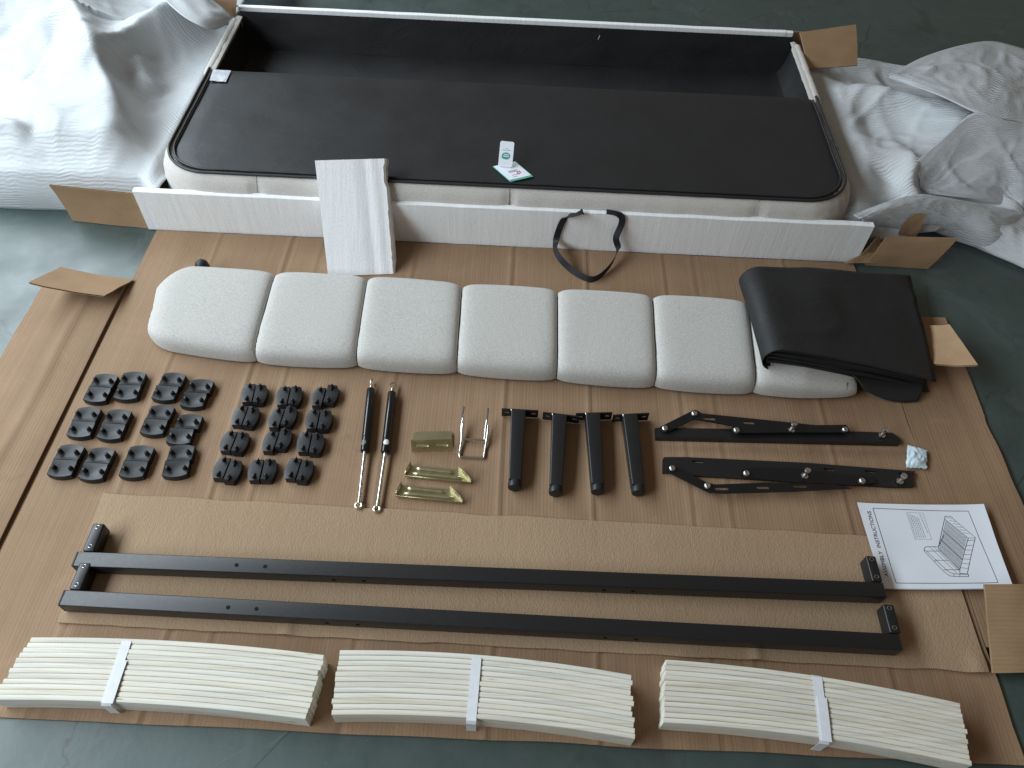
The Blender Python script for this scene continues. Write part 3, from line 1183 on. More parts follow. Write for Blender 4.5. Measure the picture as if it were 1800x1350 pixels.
wrap_mesh("foam_wrap", 170, 120, right_pt, (1.6, 1.0), "crumpled translucent white foam wrap spread right of the bed base", (1.6, 2.3, 0.0))


# overlying sheet on the far right
def over_pt(u, v):
    top = [P(1558, 136, .235), P(1620, 102, .20), P(1690, 80, .17), P(1745, 73, .15), P(1800, 86, .15), P(1880, 110, .14)]
    bot = [P(1562, 137, .235), P(1650, 168, .27), P(1712, 197, .29), P(1760, 208, .285), P(1810, 220, .27), P(1890, 250, .25)]
    a, c = bez(top, 6), bez(bot, 6)
    i = min(len(a) - 2, int(u * (len(a) - 1)))
    f = u * (len(a) - 1) - i
    p = (a[i] * (1 - f) + a[i + 1] * f) * (1 - v) + (c[i] * (1 - f) + c[i + 1] * f) * v
    w = math.sin(math.pi * v)
    return p + V((0, 0, w * (0.020 * nz(u * 4, v * 3, 1) + 0.010) + 0.008 * w * crease(u * 2.6 + v, v * 2.2 - u, 4) + 0.006 * w * crease(u * 7 + v * 2, v * 6 - u * 2, 9)))


wrap_mesh("foam_wrap", 60, 36, over_pt, (0.9, 0.5), "upper fold of white foam wrap lying over the heap at far right", tuple(P(1700, 150, .1)))


# front triangular fold falling towards the camera
def tri_pt(u, v):
    top = [P(1604, 290, .17), P(1655, 245, .23), P(1712, 198, .295), P(1765, 210, .29), P(1815, 222, .275), P(1890, 252, .255)]
    bot = [P(1628, 340, .10), P(1672, 345, .12), P(1720, 352, .11), P(1775, 366, .09), P(1796, 384, .07), P(1880, 330, .10)]
    a, c = bez(top, 6), bez(bot, 6)
    i = min(len(a) - 2, int(u * (len(a) - 1)))
    f = u * (len(a) - 1) - i
    p = (a[i] * (1 - f) + a[i + 1] * f) * (1 - v) + (c[i] * (1 - f) + c[i + 1] * f) * v
    w = math.sin(math.pi * v)
    sag = -0.045 * w * math.sin(math.pi * min(1, u * 1.25)) + 0.030 * w * nz(u * 3.2, v * 2.2, 7) + 0.008 * w * crease(u * 2.2, v * 1.8 - u, 1.7) + 0.006 * w * crease(u * 6 + v * 3, v * 5 - u, 3.7)
    return p + V((0, -0.01 * w, sag))


wrap_mesh("foam_wrap", 60, 44, tri_pt, (0.75, 0.75), "ribbed triangular fold of foam wrap hanging forward at far right", tuple(P(1700, 300, .05)))


# lower lip and tail
def lip_pt(u, v):
    top = [P(1500, 378, .155), P(1545, 360, .165), P(1610, 342, .17), P(1655, 346, .16), P(1690, 352, .15), P(1740, 362, .12), P(1796, 372, .09)]
    bot = [P(1512, 402, .10), P(1552, 398, .09), P(1590, 404, .06), P(1622, 400, .05), P(1672, 418, .014), P(1750, 441, .012), P(1796, 392, .03)]
    a, c = bez(top, 6), bez(bot, 6)
    i = min(len(a) - 2, int(u * (len(a) - 1)))
    f = u * (len(a) - 1) - i
    p = (a[i] * (1 - f) + a[i + 1] * f) * (1 - v) + (c[i] * (1 - f) + c[i + 1] * f) * v
    w = math.sin(math.pi * v)
    return p + V((0, -0.02 * w, 0.018 * w + 0.010 * w * nz(u * 6, v * 3, 2) + 0.007 * w * crease(u * 8 + v * 2, v * 4 - u * 3, 5)))


wrap_mesh("foam_wrap", 60, 26, lip_pt, (0.8, 0.3), "lower tail of foam wrap falling over the dark flap at right", tuple(P(1640, 390, .03)))

# ------------------------------------------------------------------ seven-cushion upholstered panel
cush = thing("cushion_panel", "long oatmeal upholstered panel of seven padded cushions lying on the cardboard", "upholstered panel", (-0.05, 1.40, ZC))
ZQ = 0.040
TOPS = [(292, 473), (487, 484), (648, 492), (813, 505), (979, 514), (1145, 524), (1310, 535), (1480, 552)]
BOTS = [(250, 598), (447, 628), (626, 636), (803, 647), (979, 659), (1153, 672), (1328, 683), (1512, 691)]
for k in range(7):
    a, bq, c, d = P(*BOTS[k], ZQ), P(*BOTS[k + 1], ZQ), P(*TOPS[k + 1], ZQ), P(*TOPS[k], ZQ)
    gap = 0.0012
    HH = 0.058 + 0.003 * nz(k * 1.7, 3)

    def cpt(u, v, k=k, a=a, bq=bq, c=c, d=d, HH=HH):
        # closed pillow: u across, v wraps from the bottom rear over the top to the bottom front
        s = 2 * u - 1
        uu = gap / 0.27 + (1 - 2 * gap / 0.27) * u
        front = a * (1 - uu) + bq * uu
        back = d * (1 - uu) + c * uu
        ang = -0.42 + (math.pi + 0.84) * v          # profile angle, rear bottom -> front bottom
        cy = math.copysign(abs(math.cos(ang)) ** (0.22 if math.cos(ang) > 0 else 0.34), math.cos(ang))
        cz = math.copysign(abs(math.sin(ang)) ** 0.55, math.sin(ang))
        ends = 1 - abs(s) ** 7
        pin = 1 - 0.05 * abs(s) ** 9
        t = 0.5 - 0.5 * cy * pin
        bul = 1.0
        p = back * (1 - t) + front * t
        # bulging outline between seams
        bow = 0.006 * (1 - s * s)
        p.y += -bow if cy < 0 else 0.004 * (1 - s * s)
        if cy < 0:
            p.y -= bow * 0.0
        edge = (max(0.0, 1 - abs(s) ** 9.0)) ** 0.55
        top = ZC + 0.010 + HH * (0.70 + 0.30 * edge)
        base_z = ZC + 0.012
        z = base_z + (top - base_z) * max(-0.35, cz) if cz > 0 else base_z + 0.010 * cz
        if k == 0 and s < 0:
            # chamfered rear-left corner and rounded left end
            q = max(0.0, (-s - 0.45) / 0.55)
            if cy > 0:
                p.y -= 0.080 * q ** 1.8 * max(0, cy) ** 1.2
            else:
                p.y += 0.028 * q ** 2.2
            p.x += 0.020 * (1 - abs(cy)) * 0
            z = base_z + (z - base_z) * (1 - 0.25 * q ** 3)
        if k == 6:
            q = max(0.0, (s + 0.1) / 1.1)
            z = base_z + (z - base_z) * (1 - 0.45 * q)
            if cy < 0:
                p.y += 0.006 * q
        z += 0.0016 * math.sin(v * 95 + k * 2.1 + 3 * nz(v * 9, k)) * math.exp(-(1 - abs(s)) / 0.07) * max(0, cz)
        p.z = z + 0.0016 * nz(p.x * 9, p.y * 9, 3) * max(0, cz)
        return p
    b = MB()
    g = b.grid(40, 40, lambda u, v: cpt(0.5 - 0.5 * math.cos(math.pi * u) * (0.75 + 0.25 * abs(math.cos(math.pi * u))), v))
    # close the two pillow ends
    for side, fl_ in ((0, False), (40, True)):
        ring = list(g[side])
        f = ring if not fl_ else list(reversed(ring))
        b.bm.faces.new(f)
    b.build("cushion", M_FAB, cush, 80, recalc=True)
b = MB()
outl = [P(*q, ZQ) for q in BOTS] + [P(*q, ZQ) for q in reversed(TOPS)]
sh = V((0, 0, 0))
bot = []
ctr = sum(outl, V()) / len(outl)
for p in outl:
    q = ctr + (p - ctr) * 0.955
    q.y = ctr.y + (p.y - ctr.y) * 0.80
    q.z = ZC + 0.001
    bot.append(q)
bot[-1].y -= 0.05
b.plate(bot, [], 0.014)
b.build("backing_board", M_BLK2, cush, 30)
# vertical seam on the end piece
b = MB()
e0 = P(1487, 672, 0.045)
b.tube([P(1488, 672, 0.052), P(1488, 684, 0.042), P(1489, 696, 0.014)], 0.0016, 6)
b.build("seam", bpy.data.materials["thread_shadow"], cush)
b = MB()
kp = P(351, 470, 0.05)
b.lathe(V((kp.x, kp.y + 0.012, 0.010)), (0, 0.10, 1), [(0, 0.020), (0.03, 0.020), (0.042, 0.017), (0.049, 0.010), (0.051, 0.002)], 20)
b.build("rear_knob", M_PLAST, cush, 50)

# ------------------------------------------------------------------ folded black dust cover
cover = thing("folded_black_cloth", "thick folded black non woven cloth lying over the right end of the cushion panel", "cloth", P(1480, 570, 0.0))


def fold_layer(x0f, x1f, yf_off, z0, z1, zr0, zr1, xs_back, yb, seed, roll=True):
    """a folded double sheet: loop at the left, open at the right; swept from front to back"""
    r = (z1 - z0) / 2
    rr = (zr1 - zr0) / 2

    def prof(t, v):
        # t 0..1 lower right -> left loop -> upper right
        fl_ = P(1347, 640, z0)
        x0 = x0f + xs_back[0] * v
        x1 = x1f + xs_back[1] * v
        if t < 0.42:
            s = t / 0.42
            x = x1 + (x0 + r - x1) * s
            z = zr0 + (z0 - zr0) * s ** 0.7
        elif t > 0.58:
            s = (t - 0.58) / 0.42
            x = x0 + r + (x1 - x0 - r) * s
            z = z1 + (zr1 - z1) * s ** 1.2
        else:
            a = (t - 0.42) / 0.16 * math.pi
            x = x0 + r - r * math.sin(a) * 1.0
            z = (z0 + z1) / 2 - r * math.cos(a)
        return x, z

    def fn(u, v):
        x, z = prof(u, v)
        rel = (x - x0f) / (x1f - x0f)
        yfront = yf_off - 0.004 * rel + 0.004 * nz(x * 6, seed)
        y = yfront + (yb + 0.085 * rel - yfront) * v
        w = min(1, 3 * v, 3 * (1 - v) + 0.2)
        z += 0.009 * nz(x * 4, y * 5, seed) * (0.4 + 0.6 * w) + 0.006 * crease(x * 3 + y * 2, y * 4 - x, seed) * w + 0.003 * nz(x * 13, y * 4, seed + 3)
        z += -0.010 * v * v
        return V((x, y, max(z, ZC + 0.003)))
    return fn


specs = [
    (0.652, 1.030, 1.290, 0.069, 0.087, 0.010, 0.016, (0.0, 0.06), 1.575, 3.1),
    (0.647, 1.065, 1.286, 0.088, 0.105, 0.018, 0.026, (-0.006, 0.05), 1.578, 4.7),
    (0.645, 1.085, 1.289, 0.106, 0.122, 0.029, 0.036, (-0.008, 0.045), 1.580, 5.7),
    (0.648, 1.080, 1.285, 0.123, 0.139, 0.039, 0.046, (-0.008, 0.040), 1.582, 7.7),
    (0.634, 1.100, 1.282, 0.062, 0.147, 0.006, 0.056, (-0.012, 0.050), 1.588, 9.2),
]
for sp_ in specs:
    b = MB()
    b.grid(70, 40, fold_layer(*sp_))
    o = b.build("cloth_layer", M_BLK3, cover, 80)
    sm = o.modifiers.new("thickness", 'SOLIDIFY')
    sm.thickness = 0.0025
# corner hanging down at the front right
b = MB()
def corner_pt(u, v):
    a = [P(1490, 650, .050), P(1530, 658, .040), P(1580, 664, .032), P(1625, 668, .028)]
    c = [P(1518, 686, .030), P(1552, 701, .014), P(1582, 707, .010), P(1611, 706, .010)]
    a, c = bez(a, 5), bez(c, 5)
    i = min(len(a) - 2, int(u * (len(a) - 1)))
    f = u * (len(a) - 1) - i
    p = (a[i] * (1 - f) + a[i + 1] * f) * (1 - v) + (c[i] * (1 - f) + c[i + 1] * f) * v
    return p + V((0, -0.006 * math.sin(math.pi * v), 0.006 * math.sin(math.pi * v)))
b.grid(20, 8, corner_pt)
o = b.build("cloth_corner", M_BLK3, cover, 80)
sm = o.modifiers.new("thickness", 'SOLIDIFY'); sm.thickness = 0.002

# ------------------------------------------------------------------ webbing loop
def ribbon(b, ctr, wdir, width, th=0.0016):
    n = len(ctr)
    rows = []
    for i in range(n):
        t = (ctr[min(i + 1, n - 1)] - ctr[max(i - 1, 0)]).normalized()
        w = wdir[i]
        w = (w - t * w.dot(t)).normalized() * width / 2
        q = t.cross(w).normalized() * th / 2
        rows.append([b.bm.verts.new(ctr[i] + s * w + r * q) for s, r in ((-1, -1), (1, -1), (1, 1), (-1, 1))])
    for i in range(n - 1):
        for k in range(4):
            b.bm.faces.new((rows[i][k], rows[i][(k + 1) % 4], rows[i + 1][(k + 1) % 4], rows[i + 1][k]))
    b.bm.faces.new(list(reversed(rows[0])))
    b.bm.faces.new(rows[-1])


ctrl = [((1025, 372), .155, (0.9, 0.5, 0)), ((1012, 377), .152, (0.6, 0.7, .1)), ((996, 381), .148, (0.7, .2, .5)), ((985, 398), .118, (1, 0, .35)), ((977, 425), .075, (.8, .1, .5)), ((979, 446), .050, (.3, .3, .9)),
        ((1003, 473), .024, (.2, .4, .9)), ((1033, 490), .017, (0, .35, .9)), ((1052, 487), .016, (0, .2, 1)), ((1074, 465), .022, (.1, .1, 1)), ((1086, 438), .040, (.3, .1, .9)),
        ((1083, 418), .065, (.8, -.2, .3)), ((1092, 396), .105, (1, 0, .1)), ((1093, 382), .140, (1, 0, .1)), ((1082, 375), .152, (.4, .9, .0)), ((1066, 372), .155, (0, 1, .1))]
FACE = {(996, 381): 1.770, (985, 398): 1.770, (977, 425): 1.764, (1083, 418): 1.752, (1092, 396): 1.768, (1093, 382): 1.770}
cc_ = bez([PY(*q, FACE[q]) if q in FACE else P(*q, z) for q, z, w in ctrl], 6)
ww_ = bez([V(w) for q, z, w in ctrl], 6)
b = MB()
ribbon(b, cc_, ww_, 0.019)
tag(b.build("webbing_strap", M_WEB, None, 60, recalc=True, origin=P(1035, 490, ZC)), "black webbing strap looped over the front foam board onto the cardboard", "strap")

# ------------------------------------------------------------------ slat end caps
def large_half():
    root = thing("slat_holder", "x", "slat holder", (0, 0, 0), "large black plastic slat holders")
    w, d = 0.0283, 0.0385

    def outer(x):
        return d + 0.0065 * (1 - (x / w) ** 2)

    def top(u, v):
        x = -w + 2 * w * u
        y = 0.0006 + (outer(x) - 0.0006) * v
        s = x / w
        z = 0.0165 - 0.0035 * (1 - s * s) * math.sin(math.pi * min(1, v * 1.05)) + 0.0022 * math.exp(-((v - 0.02) / 0.12) ** 2)
        return V((x, y, z))
    b = MB()
    g = b.grid(12, 8, top)
    rim = [g[i][0] for i in range(13)] + [g[12][j] for j in range(1, 9)] + [g[i][8] for i in range(11, -1, -1)] + [g[0][j] for j in range(7, 0, -1)]
    mid = [b.bm.verts.new(V((v.co.x * 1.02, v.co.y + 0.0008 * (1 if v.co.y > .02 else 0), v.co.z - 0.0016))) for v in rim]
    low = [b.bm.verts.new(V((v.co.x * 1.02, v.co.y + 0.0008 * (1 if v.co.y > .02 else 0), 0.0))) for v in rim]
    n = len(rim)
    for a, c in ((rim, mid), (mid, low)):
        for i in range(n):
            b.bm.faces.new((a[i], a[(i + 1) % n], c[(i + 1) % n], c[i]))
    b.bm.faces.new(low)
    b.build("cap_body", M_PLAST, root, 40, recalc=True)
    for sx in (-0.0205, 0.0185):
        b = MB()
        b.lathe((sx, 0.021, 0.0125), (-0.10, 0.12, 1), [(0, 0.0070), (0.002, 0.0060), (0.004, 0.0054), (0.010, 0.0050), (0.0135, 0.0038), (0.0150, 0.0012)], 10)
        b.build("peg", M_PLAST, root, 40)
    return root


def small_half():
    root = thing("slat_holder", "x", "slat holder", (0, 0, 0), "small black plastic slat holders")
    w, d = 0.0240, 0.0290

    def outer(y):
        return w + 0.0075 * (1 - (y / d) ** 2)

    def top(u, v):
        y = -d + 2 * d * v
        x = 0.0006 + (outer(y) - 0.0006) * u
        z = 0.0185 - 0.0022 * u ** 3 + 0.0016 * math.exp(-((v - 0.03) / 0.03) ** 2) - (0.003 if v < 0.01 else 0)
        return V((x, y, z))
    b = MB()
    g = b.grid(8, 24, top)
    rim = [g[i][0] for i in range(9)] + [g[8][j] for j in range(1, 25)] + [g[i][24] for i in range(7, -1, -1)] + [g[0][j] for j in range(23, 0, -1)]
    low = [b.bm.verts.new(V((v.co.x, v.co.y * 1.03, 0.0))) for v in rim]
    n = len(rim)
    for i in range(n):
        b.bm.faces.new((rim[i], rim[(i + 1) % n], low[(i + 1) % n], low[i]))
    b.bm.faces.new(low)
    b.build("cap_body", M_PLAST, root, 40, recalc=True)
    for sy in (-0.0190, 0.0215):
        b = MB()
        b.lathe((0.0125, sy, 0.0170), (0.02, 0.10, 1), [(0, 0.0056), (0.002, 0.0046), (0.004, 0.0042), (0.009, 0.0039), (0.0115, 0.0028), (0.0123, 0.0009)], 10)
        b.box((0.0125, sy - 0.006, 0.0200), (0.002, 0.010, 0.005), bevel=0.0008, seg=1)
        b.build("peg", M_PLAST, root, 40)
    return root


LARGE = [  # centre px, turn deg, sideways offset of the front half (m)
    ("back row", [(176.4, 681, 2, -.001), (228, 677, -1, 0), (296.4, 679, 3, -.004), (346.2, 691, 1, -.005)]),
    ("middle row", [(147, 741, 0, .001), (200.4, 745, 1, 0), (276, 737.5, 2, -.002), (324, 754, 0, -.009)]),
    ("front row", [(115, 808.5, 1, 0), (169.3, 814, 1, -.001), (239.6, 810.5, 0, -.001), (313.3, 809.5, -5, -.003)]),
]
NTH = ["leftmost", "second from left", "third from left", "rightmost"]
proto = large_half()
first = True
for rname, units in LARGE:
    for ci, (px, py, deg, off) in enumerate(units):
        c = P(px, py, ZC + 0.017)
        for half in (0, 1):
            o = proto if first else copy_tree(proto)
            first = False
            a = math.radians(-deg + 2.0 * nz(px, py, half))
            o.rotation_euler = (0, 0, a + (math.pi if half else 0))
            sx = Matrix.Rotation(a, 3, 'Z') @ V((off / 2 if half else -off / 2, 0, 0))
            o.location = (c.x + sx.x, c.y + sx.y, lid_z(c.x, c.y) + 0.0003)
            o["label"] = "large black two-pegged slat holder, %s half of %s pair in %s" % ("near" if half else "far", NTH[ci], rname)

SMALL = [
    ("back row", [(450, 220, 4, -.004), (770, 240, 2, 0), (1095, 237, -2, .010)]),
    ("second row", [(370, 428, -3, -.002), (710, 436, -3, .008), (1040, 458, 1, -.002)]),
    ("third row", [(270, 662, -4, -.001), (660, 645, -3, .010), (965, 670, 1, -.004)]),
    ("front row", [(205, 913, -4, -.005), (525, 917, 2, 0), (860, 915, -4, -.004)]),
]
NT3 = ["left", "middle", "right"]
proto = small_half()
first = True
for rname, units in SMALL:
    for ci, (zx, zy, deg, off) in enumerate(units):
        c = P(360 + zx / 5.194, 650 + zy / 5.194, ZC + 0.016)
        for half in (0, 1):
            o = proto if first else copy_tree(proto)
            first = False
            a = math.radians(deg + 1.5 * nz(zx, zy, half))
            gapx = 0.0012
            R = Matrix.Rotation(a, 3, 'Z')
            if half:      # left piece is the mirror image: turned half round
                o.rotation_euler = (0, 0, a + math.pi)
                q = R @ V((-gapx, -off / 2, 0))
            else:
                o.rotation_euler = (0, 0, a)
                q = R @ V((gapx, off / 2, 0))
            o.location = (c.x + q.x, c.y + q.y, lid_z(c.x, c.y) + 0.0003)
            o["label"] = "small black slat holder, %s half of the %s pair in the %s" % ("left" if half else "right", NT3[ci], rname)

# ------------------------------------------------------------------ gas struts
def strut(ptop, pbot, pc0, pc1, label, stick, stick_mat, eye_turn):
    zc = ZC + 0.0115
    T, Bm, A, Bq = P(*ptop, zc), P(*pbot, zc - 0.003), P(*pc0, zc), P(*pc1, zc)
    root = thing("gas_strut", label, "gas strut", (A.x, A.y, ZC), "black gas struts beside the slat holders")
    d = (Bq - A).normalized()
    L = (Bq - A).length
    b = MB()
    b.lathe(A, d, [(0, 0.008), (0.001, 0.0098), (0.003, 0.0106), (L * 0.78, 0.0106), (L * 0.785, 0.0099), (L * 0.795, 0.0106), (L - 0.003, 0.0106), (L - 0.0008, 0.0095), (L, 0.006)], 22)
    b.build("cylinder", M_GLOSS, root, 35)
    b = MB()
    L2 = (Bm - Bq).length - 0.012
    d2 = (Bm - Bq).normalized()
    b.lathe(Bq, d2, [(-0.002, 0.0041), (L2 - 0.024, 0.0041), (L2 - 0.023, 0.0033), (L2 - 0.018, 0.0033)], 14)
    b.build("rod", M_CHROME, root, 35)
    side = d.cross(V((0, 0, 1))).normalized()
    # near eye: sleeve and ring lying flat
    b = MB()
    b.lathe(Bq + d2 * (L2 - 0.019), d2, [(0, 0.0045), (0.014, 0.0048), (0.019, 0.0048)], 12)
    ce = Bq + d2 * (L2 + 0.006)
    n_ = 20
    for k in range(1):
        ringp = [ce + d2 * (math.cos(2 * math.pi * j / n_) * 0.0070) + side * (math.sin(2 * math.pi * j / n_) * 0.0070) + V((0, 0, 0.000)) for j in range(n_)]
        b.tube(ringp, 0.0033, 8, closed=True)
    b.build("end_eye", M_EYE, root, 40)
    # far eye, turned on edge for one strut
    b = MB()
    b.lathe(A + d * 0.001, -d, [(0, 0.0042), (0.010, 0.0042), (0.013, 0.0038)], 12)
    ce = A - d * 0.022
    upx = V((0, 0, 1)) * math.cos(eye_turn) + side * math.sin(eye_turn)
    ringp = [ce - d * (math.cos(2 * math.pi * j / n_) * 0.0095) + upx * (math.sin(2 * math.pi * j / n_) * 0.0068) for j in range(n_)]
    b.tube(ringp, 0.0021, 8, closed=True)
    b.build("end_eye", M_EYE, root, 40)
    # round sticker curved round the tube
    sp_ = A + d * ((P(*stick, zc) - A).dot(d))
    b = MB()
    ctr_a = math.radians(8 if stick_mat is M_STICK else -22)

    def stk(u, v):
        r = v * 0.0075
        a = 2 * math.pi * u
        s, t = r * math.cos(a), r * math.sin(a)
        th = ctr_a + t / 0.0108
        return sp_ + d * s + (V((0, 0, 1)) * math.cos(th) - side * math.sin(th)) * 0.0109
    b.grid(20, 4, stk)
    b.build("sticker", stick_mat, root, 60)
    return root


strut((655, 663), (630, 893), (652, 684), (641, 794), "black gas strut with a grey sticker, left one of the two", (649, 781), m_plain("grey_sticker", (0.12, 0.12, 0.12), 0.4), 0.15)
strut((693, 669), (662, 899), (689, 690), (677, 796), "black gas strut with a white round sticker, right one of the two", (675, 781), M_STICK, 1.15)

# ------------------------------------------------------------------ yellow zinc brackets
# L bracket: flat flange behind, upright flange with two slots in front
zb = ZC + 0.001
A0, A1 = P(724, 787, zb), P(796, 785, zb)
xd = (A1 - A0).normalized()
yd = V((-xd.y, xd.x, 0))
Lb = (A1 - A0).length
Hb = 0.033
lb = thing("corner_bracket", "small yellow zinc angle bracket with two slots standing beside the wire hook", "bracket", A0)
b = MB()
def up_pt(s, h, o=0.0):
    return A0 + xd * s + V((0, 0, h)) + yd * (o + 0.40 * (h - Hb))
def up_slot(s, h, l, w):
    out = []
    for sg, a0 in ((1, -math.pi / 2), (-1, math.pi / 2)):
        for k in range(6):
            a = a0 + math.pi * k / 5
            out.append(up_pt(s + sg * (l - w) / 2 + math.cos(a) * w / 2, h + math.sin(a) * w / 2))
    return out
b.plate([up_pt(0, 0.0), up_pt(Lb, 0.0), up_pt(Lb, Hb), up_pt(0, Hb)], [up_slot(Lb * .27, Hb * .52, .030, .0065), up_slot(Lb * .74, Hb * .52, .030, .0065)], 0.0022, yd)
b.build("upright_flange", M_ZINC, lb, 30)
b = MB()
q = [up_pt(0.002, Hb - 0.002, 0.0022), up_pt(Lb - .002, Hb - 0.002, 0.0022), up_pt(Lb - 0.002, Hb - 0.004, 0.040), up_pt(Lb - 0.010, Hb - 0.004, 0.046), up_pt(0.010, Hb - 0.004, 0.046), up_pt(0.002, Hb - .004, .040)]
qz = [V((p.x, p.y, ZC + 0.002 + 0.0)) for p in q]
b.plate(qz, [], 0.0022)
b.build("flat_flange", M_ZINC, lb, 30)
b = MB()
for s in (0.30, 0.63):
    b.tube([up_pt(Lb * s, Hb * 0.15, 0.005), up_pt(Lb * s, Hb * 0.15 + 0.004, 0.0035)], 0.0035, 8)
b.build("gusset", M_ZINC, lb, 40)


def angled_bracket(pl, label):
    """pressed plate with two embossed ribs and upright slotted tabs at both slanted ends"""
    c = [P(*q, ZC + 0.004) for q in pl]   # front-left, front-right, back-right, back-left
    root = thing("angled_bracket", label, "bracket", (c[0].x, c[0].y, ZC), "yellow zinc angled brackets")
    b = MB()
    b.plate([p + V((0, 0, -0.0020)) for p in c], [], 0.0022)
    b.build("plate", M_ZINC, root, 30)

    def S(u, v, h):
        return (c[0] * (1 - u) + c[1] * u) * (1 - v) + (c[3] * (1 - u) + c[2] * u) * v + V((0, 0, h))
    for v, u0, u1 in ((0.30, 0.10, 0.93), (0.72, 0.13, 0.86)):
        b = MB()
        pts = [S(u0 + (u1 - u0) * k / 16, v, 0.0008) for k in range(17)]
        b.tube(pts, [0.001] + [0.0050] * 15 + [0.001], 10)
        b.build("rib", M_ZINC, root, 50)
    # front lip
    b = MB()
    b.hexa([c[0] + V((0, -.0022, -.002)), c[1] + V((0, -.0022, -.002)), c[1] + V((0, 0, -.002)), c[0] + V((0, 0, -.002))],
           [c[0] + V((0, -.0022, .006)), c[1] + V((0, -.0022, .006)), c[1] + V((0, 0, .006)), c[0] + V((0, 0, .006))], 0.0006, 1)
    b.build("lip", M_ZINC, root, 40)
    # end tabs
    for (p, q, tip) in ((c[0], c[3], -1), (c[1], c[2], 1)):
        e = (q - p)
        Lt = e.length
        e.normalize()
        nrm = e.cross(V((0, 0, 1))).normalized()
        hgt = 0.019

        def pt(s, h):
            return p + e * s + V((0, 0, h)) + nrm * (0.0 if tip > 0 else 0)
        holes = []
        w = 0.0055
        l = Lt * 0.50
        hl = []
        for sg, a0 in ((1, -math.pi / 2), (-1, math.pi / 2)):
            for k in range(6):
                a = a0 + math.pi * k / 5
                hl.append(pt(Lt * 0.48 + sg * (l - w) / 2 + math.cos(a) * w / 2, hgt * 0.55 + math.sin(a) * w / 2))
        b = MB()
        b.plate([pt(0, -0.002), pt(Lt, -0.002), pt(Lt, hgt * 0.75), pt(Lt * 0.85, hgt), pt(Lt * 0.15, hgt), pt(0, hgt * 0.75)], [hl], 0.0020, nrm)
        b.build("end_tab", M_ZINC, root, 30)
    return root


angled_bracket([(712, 837), (828, 849), (806, 826), (722, 817)], "yellow zinc angled bracket with two pressed ribs, the far one of two")
angled_bracket([(696, 872), (813, 884), (791, 860), (706, 852)], "silvery yellow zinc angled bracket with two pressed ribs, the near one of two")

# ------------------------------------------------------------------ chrome wire hook
wr_ = 0.0028
zw = ZC + wr_ + 0.0005
hook = thing("wire_hook", "shiny chrome wire bracket with two prongs lying right of the angle bracket", "wire bracket", P(830, 800, ZC))
b = MB()
pts = [P(814, 744, zw + 0.022), P(812, 757, zw + 0.014), P(811, 775, zw + 0.004), P(808, 795, zw)]
corner1 = [P(807.5, 799, zw), P(808.5, 802.5, zw), P(812, 803.5, zw)]
corner2 = [P(846, 805, zw), P(850, 804.5, zw), P(851, 800, zw)]
pts2 = [P(853, 788, zw), P(855, 775, zw + 0.006), P(857, 762, zw + 0.015), P(858, 748, zw + 0.023)]
b.tube(bez(pts + corner1 + corner2 + pts2, 4), wr_, 10)
b.build("frame_wire", M_CHROME, hook, 60)
b = MB()
b.tube([P(811.5, 772, zw + 0.005), P(830, 773, zw + 0.005), P(853, 774, zw + 0.005)], wr_, 10)
b.build("cross_wire", M_CHROME, hook, 60)
for pr in ([(810.5, 772, 0.0085), (811, 752, 0.014), (813, 738, 0.020), (814, 725, 0.034), (815.5, 715, 0.046)], [(851.5, 774, 0.0085), (853.5, 754, 0.014), (855.5, 740, 0.020), (857, 728, 0.034), (858, 718, 0.046)]):
    b = MB()
    b.tube(bez([P(x, y, zw + z - 0.004) for x, y, z in pr], 5), wr_ * 0.95, 10)
    b.build("prong", M_CHROME, hook, 60)

